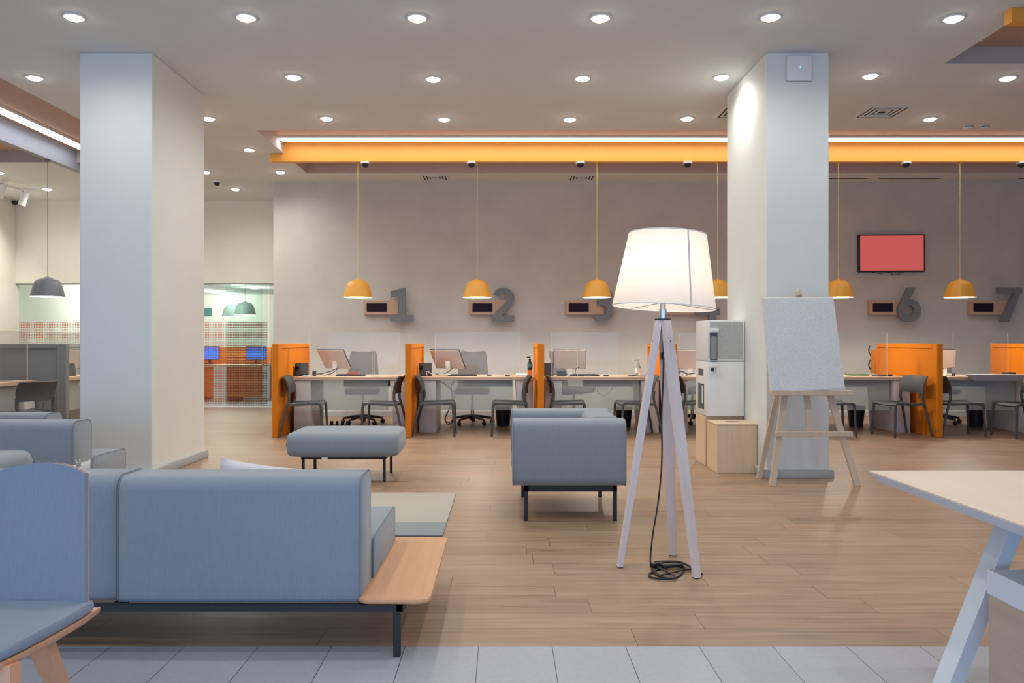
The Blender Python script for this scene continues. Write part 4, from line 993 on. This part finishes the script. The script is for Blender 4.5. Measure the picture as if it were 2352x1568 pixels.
lamp('floor_lamp_bulb', 'POINT', (-.02, 0, apex_z + .26), 3.4, (1.0, .80, .58), (0, 0, 0), t, shadow_soft_size=.05)
def W(px, py, d): return at(px, py, d) - C
cp = [Vector((.0, -.01, apex_z - .02)), Vector((.0, -.015, 1.1)), W(1520, 950, 4.33), W(1520, 1060, 4.32), W(1512, 1150, 4.28), W(1499, 1230, 4.25), W(1494, 1280, 4.22), W(1495, 1302, 4.22)]
B().tube(spline(cp, 8), .0045, 8).build('cord', M_plastic_black, t)
def fl(px, py, z=.006): d = (EYE - z) * F / (py - CY); return at(px, py, d) - C
coil = [fl(1496, 1300), fl(1503, 1316), fl(1525, 1326), fl(1552, 1326), fl(1567, 1315), fl(1570, 1302), fl(1545, 1300), fl(1515, 1306), fl(1494, 1316), fl(1493, 1324), fl(1520, 1329, .012), fl(1549, 1327, .014), fl(1546, 1320, .014), fl(1525, 1309, .014), fl(1508, 1300, .012), fl(1504, 1291, .012), fl(1530, 1289, .012), fl(1560, 1290, .012), fl(1580, 1298, .014), fl(1592, 1304), fl(1604, 1312), fl(1612, 1318)]
B().tube(spline(coil, 8), .0055, 8).build('cord_coil', M_plastic_black, t)
coil2 = [fl(1566, 1294, .02), fl(1540, 1299, .022), fl(1520, 1297, .022), fl(1524, 1291, .022), fl(1556, 1290, .024), fl(1575, 1296, .02), fl(1588, 1306, .012), fl(1570, 1308, .012), fl(1530, 1318, .012), fl(1512, 1319, .01), fl(1500, 1306, .01)]
B().tube(spline(coil2, 8), .0055, 8).build('cord_coil', M_plastic_black, t)
q = fl(1509, 1297, .015); B().box(-.035, .035, -.014, .014, -.012, .014, .008, mat=Matrix.Translation(q) @ Matrix.Rotation(.5, 4, 'Z')).build('switch', M_plastic_black, t)
q = fl(1545, 1298, .02); B().box(-.06, .06, -.012, .012, -.012, .008, .006, mat=Matrix.Translation(q) @ Matrix.Rotation(.25, 4, 'Z')).build('cord_tie', M_plastic_black, t)

# --- easel with board
def make_easel(label, loc):
    t = thing('easel', label, 'easel', loc)
    O = Vector((2.69, 6.757, 0))
    def V(x, y, z): return Vector((x, y, z)) - O
    apex = V(2.63, 6.985, 1.66)
    for fx in (2.316, 3.052): B().tube([V(fx, 6.757, 0), Vector((apex.x + (-.03 if fx < 2.6 else .03), apex.y - .01, apex.z - .10))], 1.0, sq=(.026, .014)).build('leg', M_pine, t, smooth=0)
    B().tube([V(2.322, 7.13, 0), apex + Vector((0, .035, -.03))], 1.0, sq=(.022, .014)).build('leg', M_pine, t, smooth=0)
    q = V(2.66, 6.80, .42); B().tube([q, apex + Vector((0, .002, .01))], 1.0, sq=(.026, .011)).build('mast', M_pine, t, smooth=0)
    B().lathe([(0, 0), (.026, 0), (.024, .03), (.012, .052), (0, .056)], 12, (apex.x, apex.y, apex.z), mat=Matrix.Identity(4)).build('top_cap', M_pine, t)
    B().box(-.34, .33, -.016, .008, -.02, .02, .002, 1, mat=Matrix.Translation(V(2.69, 6.795, .445))).build('crossbar', M_pine, t)
    B().box(-.345, .345, -.095, .03, -.022, .022, .003, 1, mat=Matrix.Translation(V(2.67, 6.845, .800))).build('tray', M_pine, t)
    return t
ea = make_easel('wooden easel holding a grey board in front of the right pillar', (2.69, 6.757, 0))
def quadbox(c, off):
    return [c, [p + off for p in c]]
bl, br, tr_, tl_ = at(1770, 899, 6.765), at(1941, 894, 6.765), at(1914, 683, 6.905), at(1751, 684, 6.905)
t = thing('display_board', 'grey speckled board with white frame standing on the wooden easel', 'board', (bl + br) / 2)
o0 = (bl + br) / 2; dn = Vector((0, .022, .004))
B().rings(quadbox([bl - o0, br - o0, tr_ - o0, tl_ - o0], dn)).build('board', M_white_lam, t, smooth=0)
ctr = (bl + br + tr_ + tl_) / 4
ins = lambda p: ctr + Vector(((p.x - ctr.x) * .965, (p.y - ctr.y) * .975, (p.z - ctr.z) * .975)) - o0
pn = [ins(p) for p in (bl, br, tr_, tl_)]
B().rings(quadbox([p + Vector((0, -.004, 0)) for p in pn], Vector((0, .006, 0)))).build('poster', M_lino, t, smooth=0)
make_easel('bare wooden easel leg standing behind the left pillar', (Xp(178, 9.6) + .345, 9.6, 0)).scale = (.9, .9, .9)

# --- water cooler on plinth, wooden cup bin in front of it
t = thing('water_cooler', 'tall white water dispenser on a wooden plinth beside the right pillar', 'water dispenser', (2.02, 7.80, 0))
w_, dp = .375, .44
B().box(0, w_, .05, dp, 0, .495, .003, 1).build('plinth', M_cube, t)
B().box(0, w_, 0, dp, .50, 1.045, .008, 2).build('lower_body', M_white_plastic, t)
B().box(0, w_ + .004, 0, dp, 1.052, 1.458, .008, 2).build('upper_body', M_white_plastic, t)
B().box(.03, w_ - .015, -.006, .002, 1.075, 1.44, .003, 1).build('front_panel', M_cooler_print, t)
B().box(.03, .105, -.012, .0, 1.06, 1.37, .004, 1).build('dispenser_recess', M_cooler_dark, t)
B().lathe([(.030, 1.07), (.030, 1.28), (.024, 1.30), (.0, 1.30)], 18, (.068, -.012, 0)).build('cup_holder', M_soap, t)
B().box(.025, .11, -.05, 0, 1.335, 1.375, .008, 2).build('nozzle_hood', M_white_plastic, t); B().box(.03, .10, -.06, 0, .985, 1.03, .006, 2).build('tap', M_white_plastic, t); B().lathe([(.012, .95), (.014, .985), (0, .985)], 12, (.05, -.03, 0)).build('spout', M_plastic_black, t)
B().box(-.004, .002, .13, .32, .90, .97, .002, 1).build('side_slot', M_cooler_dark, t); B().box(-.004, .002, .10, .33, .56, .82, .002, 1).build('side_recess', M_cooler_dark, t); B().box(-.012, .0, .12, .15, .62, .80, .003, 1).build('side_handle', M_white_plastic, t)
t = thing('cup_bin', 'wooden box with slot in its top in front of the water dispenser', 'bin', (2.02, 7.42, 0))
B().box(0, .378, 0, .36, 0, .452, .003, 1).build('body', M_cube, t); B().box(-.004, .382, -.004, .362, .452, .47, .003, 1).build('lid', M_cube, t); B().box(.13, .25, .13, .19, .468, .472).build('slot', M_plastic_black, t, smooth=0)

# --- table at the right, cabinet beneath it
t = thing('meeting_table', 'pale wooden table with sloping white edge at right picture edge', 'table')
a, b = B(), B(); bevel_top(a, b, 1.437, 2.95, .9, 3.09, .74, .04, .028)
a.build('tabletop', M_table_top, t, smooth=0); b.build('bevelled_edge', M_table_white, t, smooth=0)
for y0, y1 in ((2.655, 2.74), (1.15, 1.235)):
    for xt, xf in ((1.775, 1.50), (2.61, 2.885)):
        s = .024
        B().rings([[(xt - s, y0, .70), (xt + s, y0, .70), (xt + s, y1, .70), (xt - s, y1, .70)], [(xf - s, y0, 0), (xf + s, y0, 0), (xf + s, y1, 0), (xf - s, y1, 0)]]).build('leg', M_table_white, t, smooth=0)
    B().box(1.76, 2.62, y0 + .02, y1 - .02, .66, .70).build('cross_rail', M_table_white, t, smooth=0)
t = thing('low_cabinet', 'low wooden cabinet with white top edge under the table at right', 'cabinet', (1.588, 1.5, 0))
B().box(.004, .75, .0, 1.072, 0, .42).build('body', wood('grey_oak_veneer', S(188, 166, 148), 'Y', .5, .07), t, smooth=0); B().box(0, .754, -.002, 1.076, .42, .50, .003, 1).build('top', M_table_white, t)
# --- chair at the lower left
t = thing('lounge_chair', 'blue grey upholstered chair with light wooden shell and legs, lower left', 'chair', (-1.42, 2.3, 0))
def seat_outline(e=0.0):
    pts = [(-.186 - e, .06 + 8 * e), (.186 + e, .06 + 8 * e), (.190 + e, .0), (.182 + e, -.12), (.168 + e, -.24), (.148 + e, -.34 - e), (.08, -.385 - e), (-.08, -.385 - e), (-.148 - e, -.34 - e), (-.168 - e, -.24), (-.182 - e, -.12), (-.190 - e, 0)]
    return pts
B().rings([[(x * k, y * k, z) for x, y in seat_outline()] for z, k in ((.440, .97), (.446, 1.0), (.462, 1.0), (.470, .975))]).build('seat_pad', M_fab_blue, t, smooth=50)
B().rings([[(x * k, y * k, z) for x, y in seat_outline(.004)] for z, k in ((.414, .93), (.424, .99), (.438, 1.0))]).build('seat_shell', M_chair_wood, t, smooth=50)
def back_rows(off, grow):
    rows = []
    for i in range(9):
        v = i / 8; z = .462 + v * .41; r = []
        for j in range(13):
            u = j / 6 - 1; x = u * (.176 - .030 * v + grow)
            zt = z - v * (.026 * abs(u) ** 2.2)
            r.append((x, .075 + .055 * v - .03 * u * u + off, zt))
        rows.append(r)
    return rows
B().sheet(back_rows(0, 0), .012).build('back_pad', M_fab_blue, t, smooth=50)
B().sheet(back_rows(.012, -.002), .007).build('back_shell', M_chair_wood, t, smooth=50)
for s in (1, -1):
    B().tube([(s * .135, -.13, .425), (s * .108, .13, .0)], [1.0, .72], sq=(.026, .022)).build('leg', M_chair_wood, t, smooth=0)
    B().tube([(s * .15, -.30, .425), (s * .20, -.36, .0)], [1.0, .72], sq=(.024, .022)).build('leg', M_chair_wood, t, smooth=0)
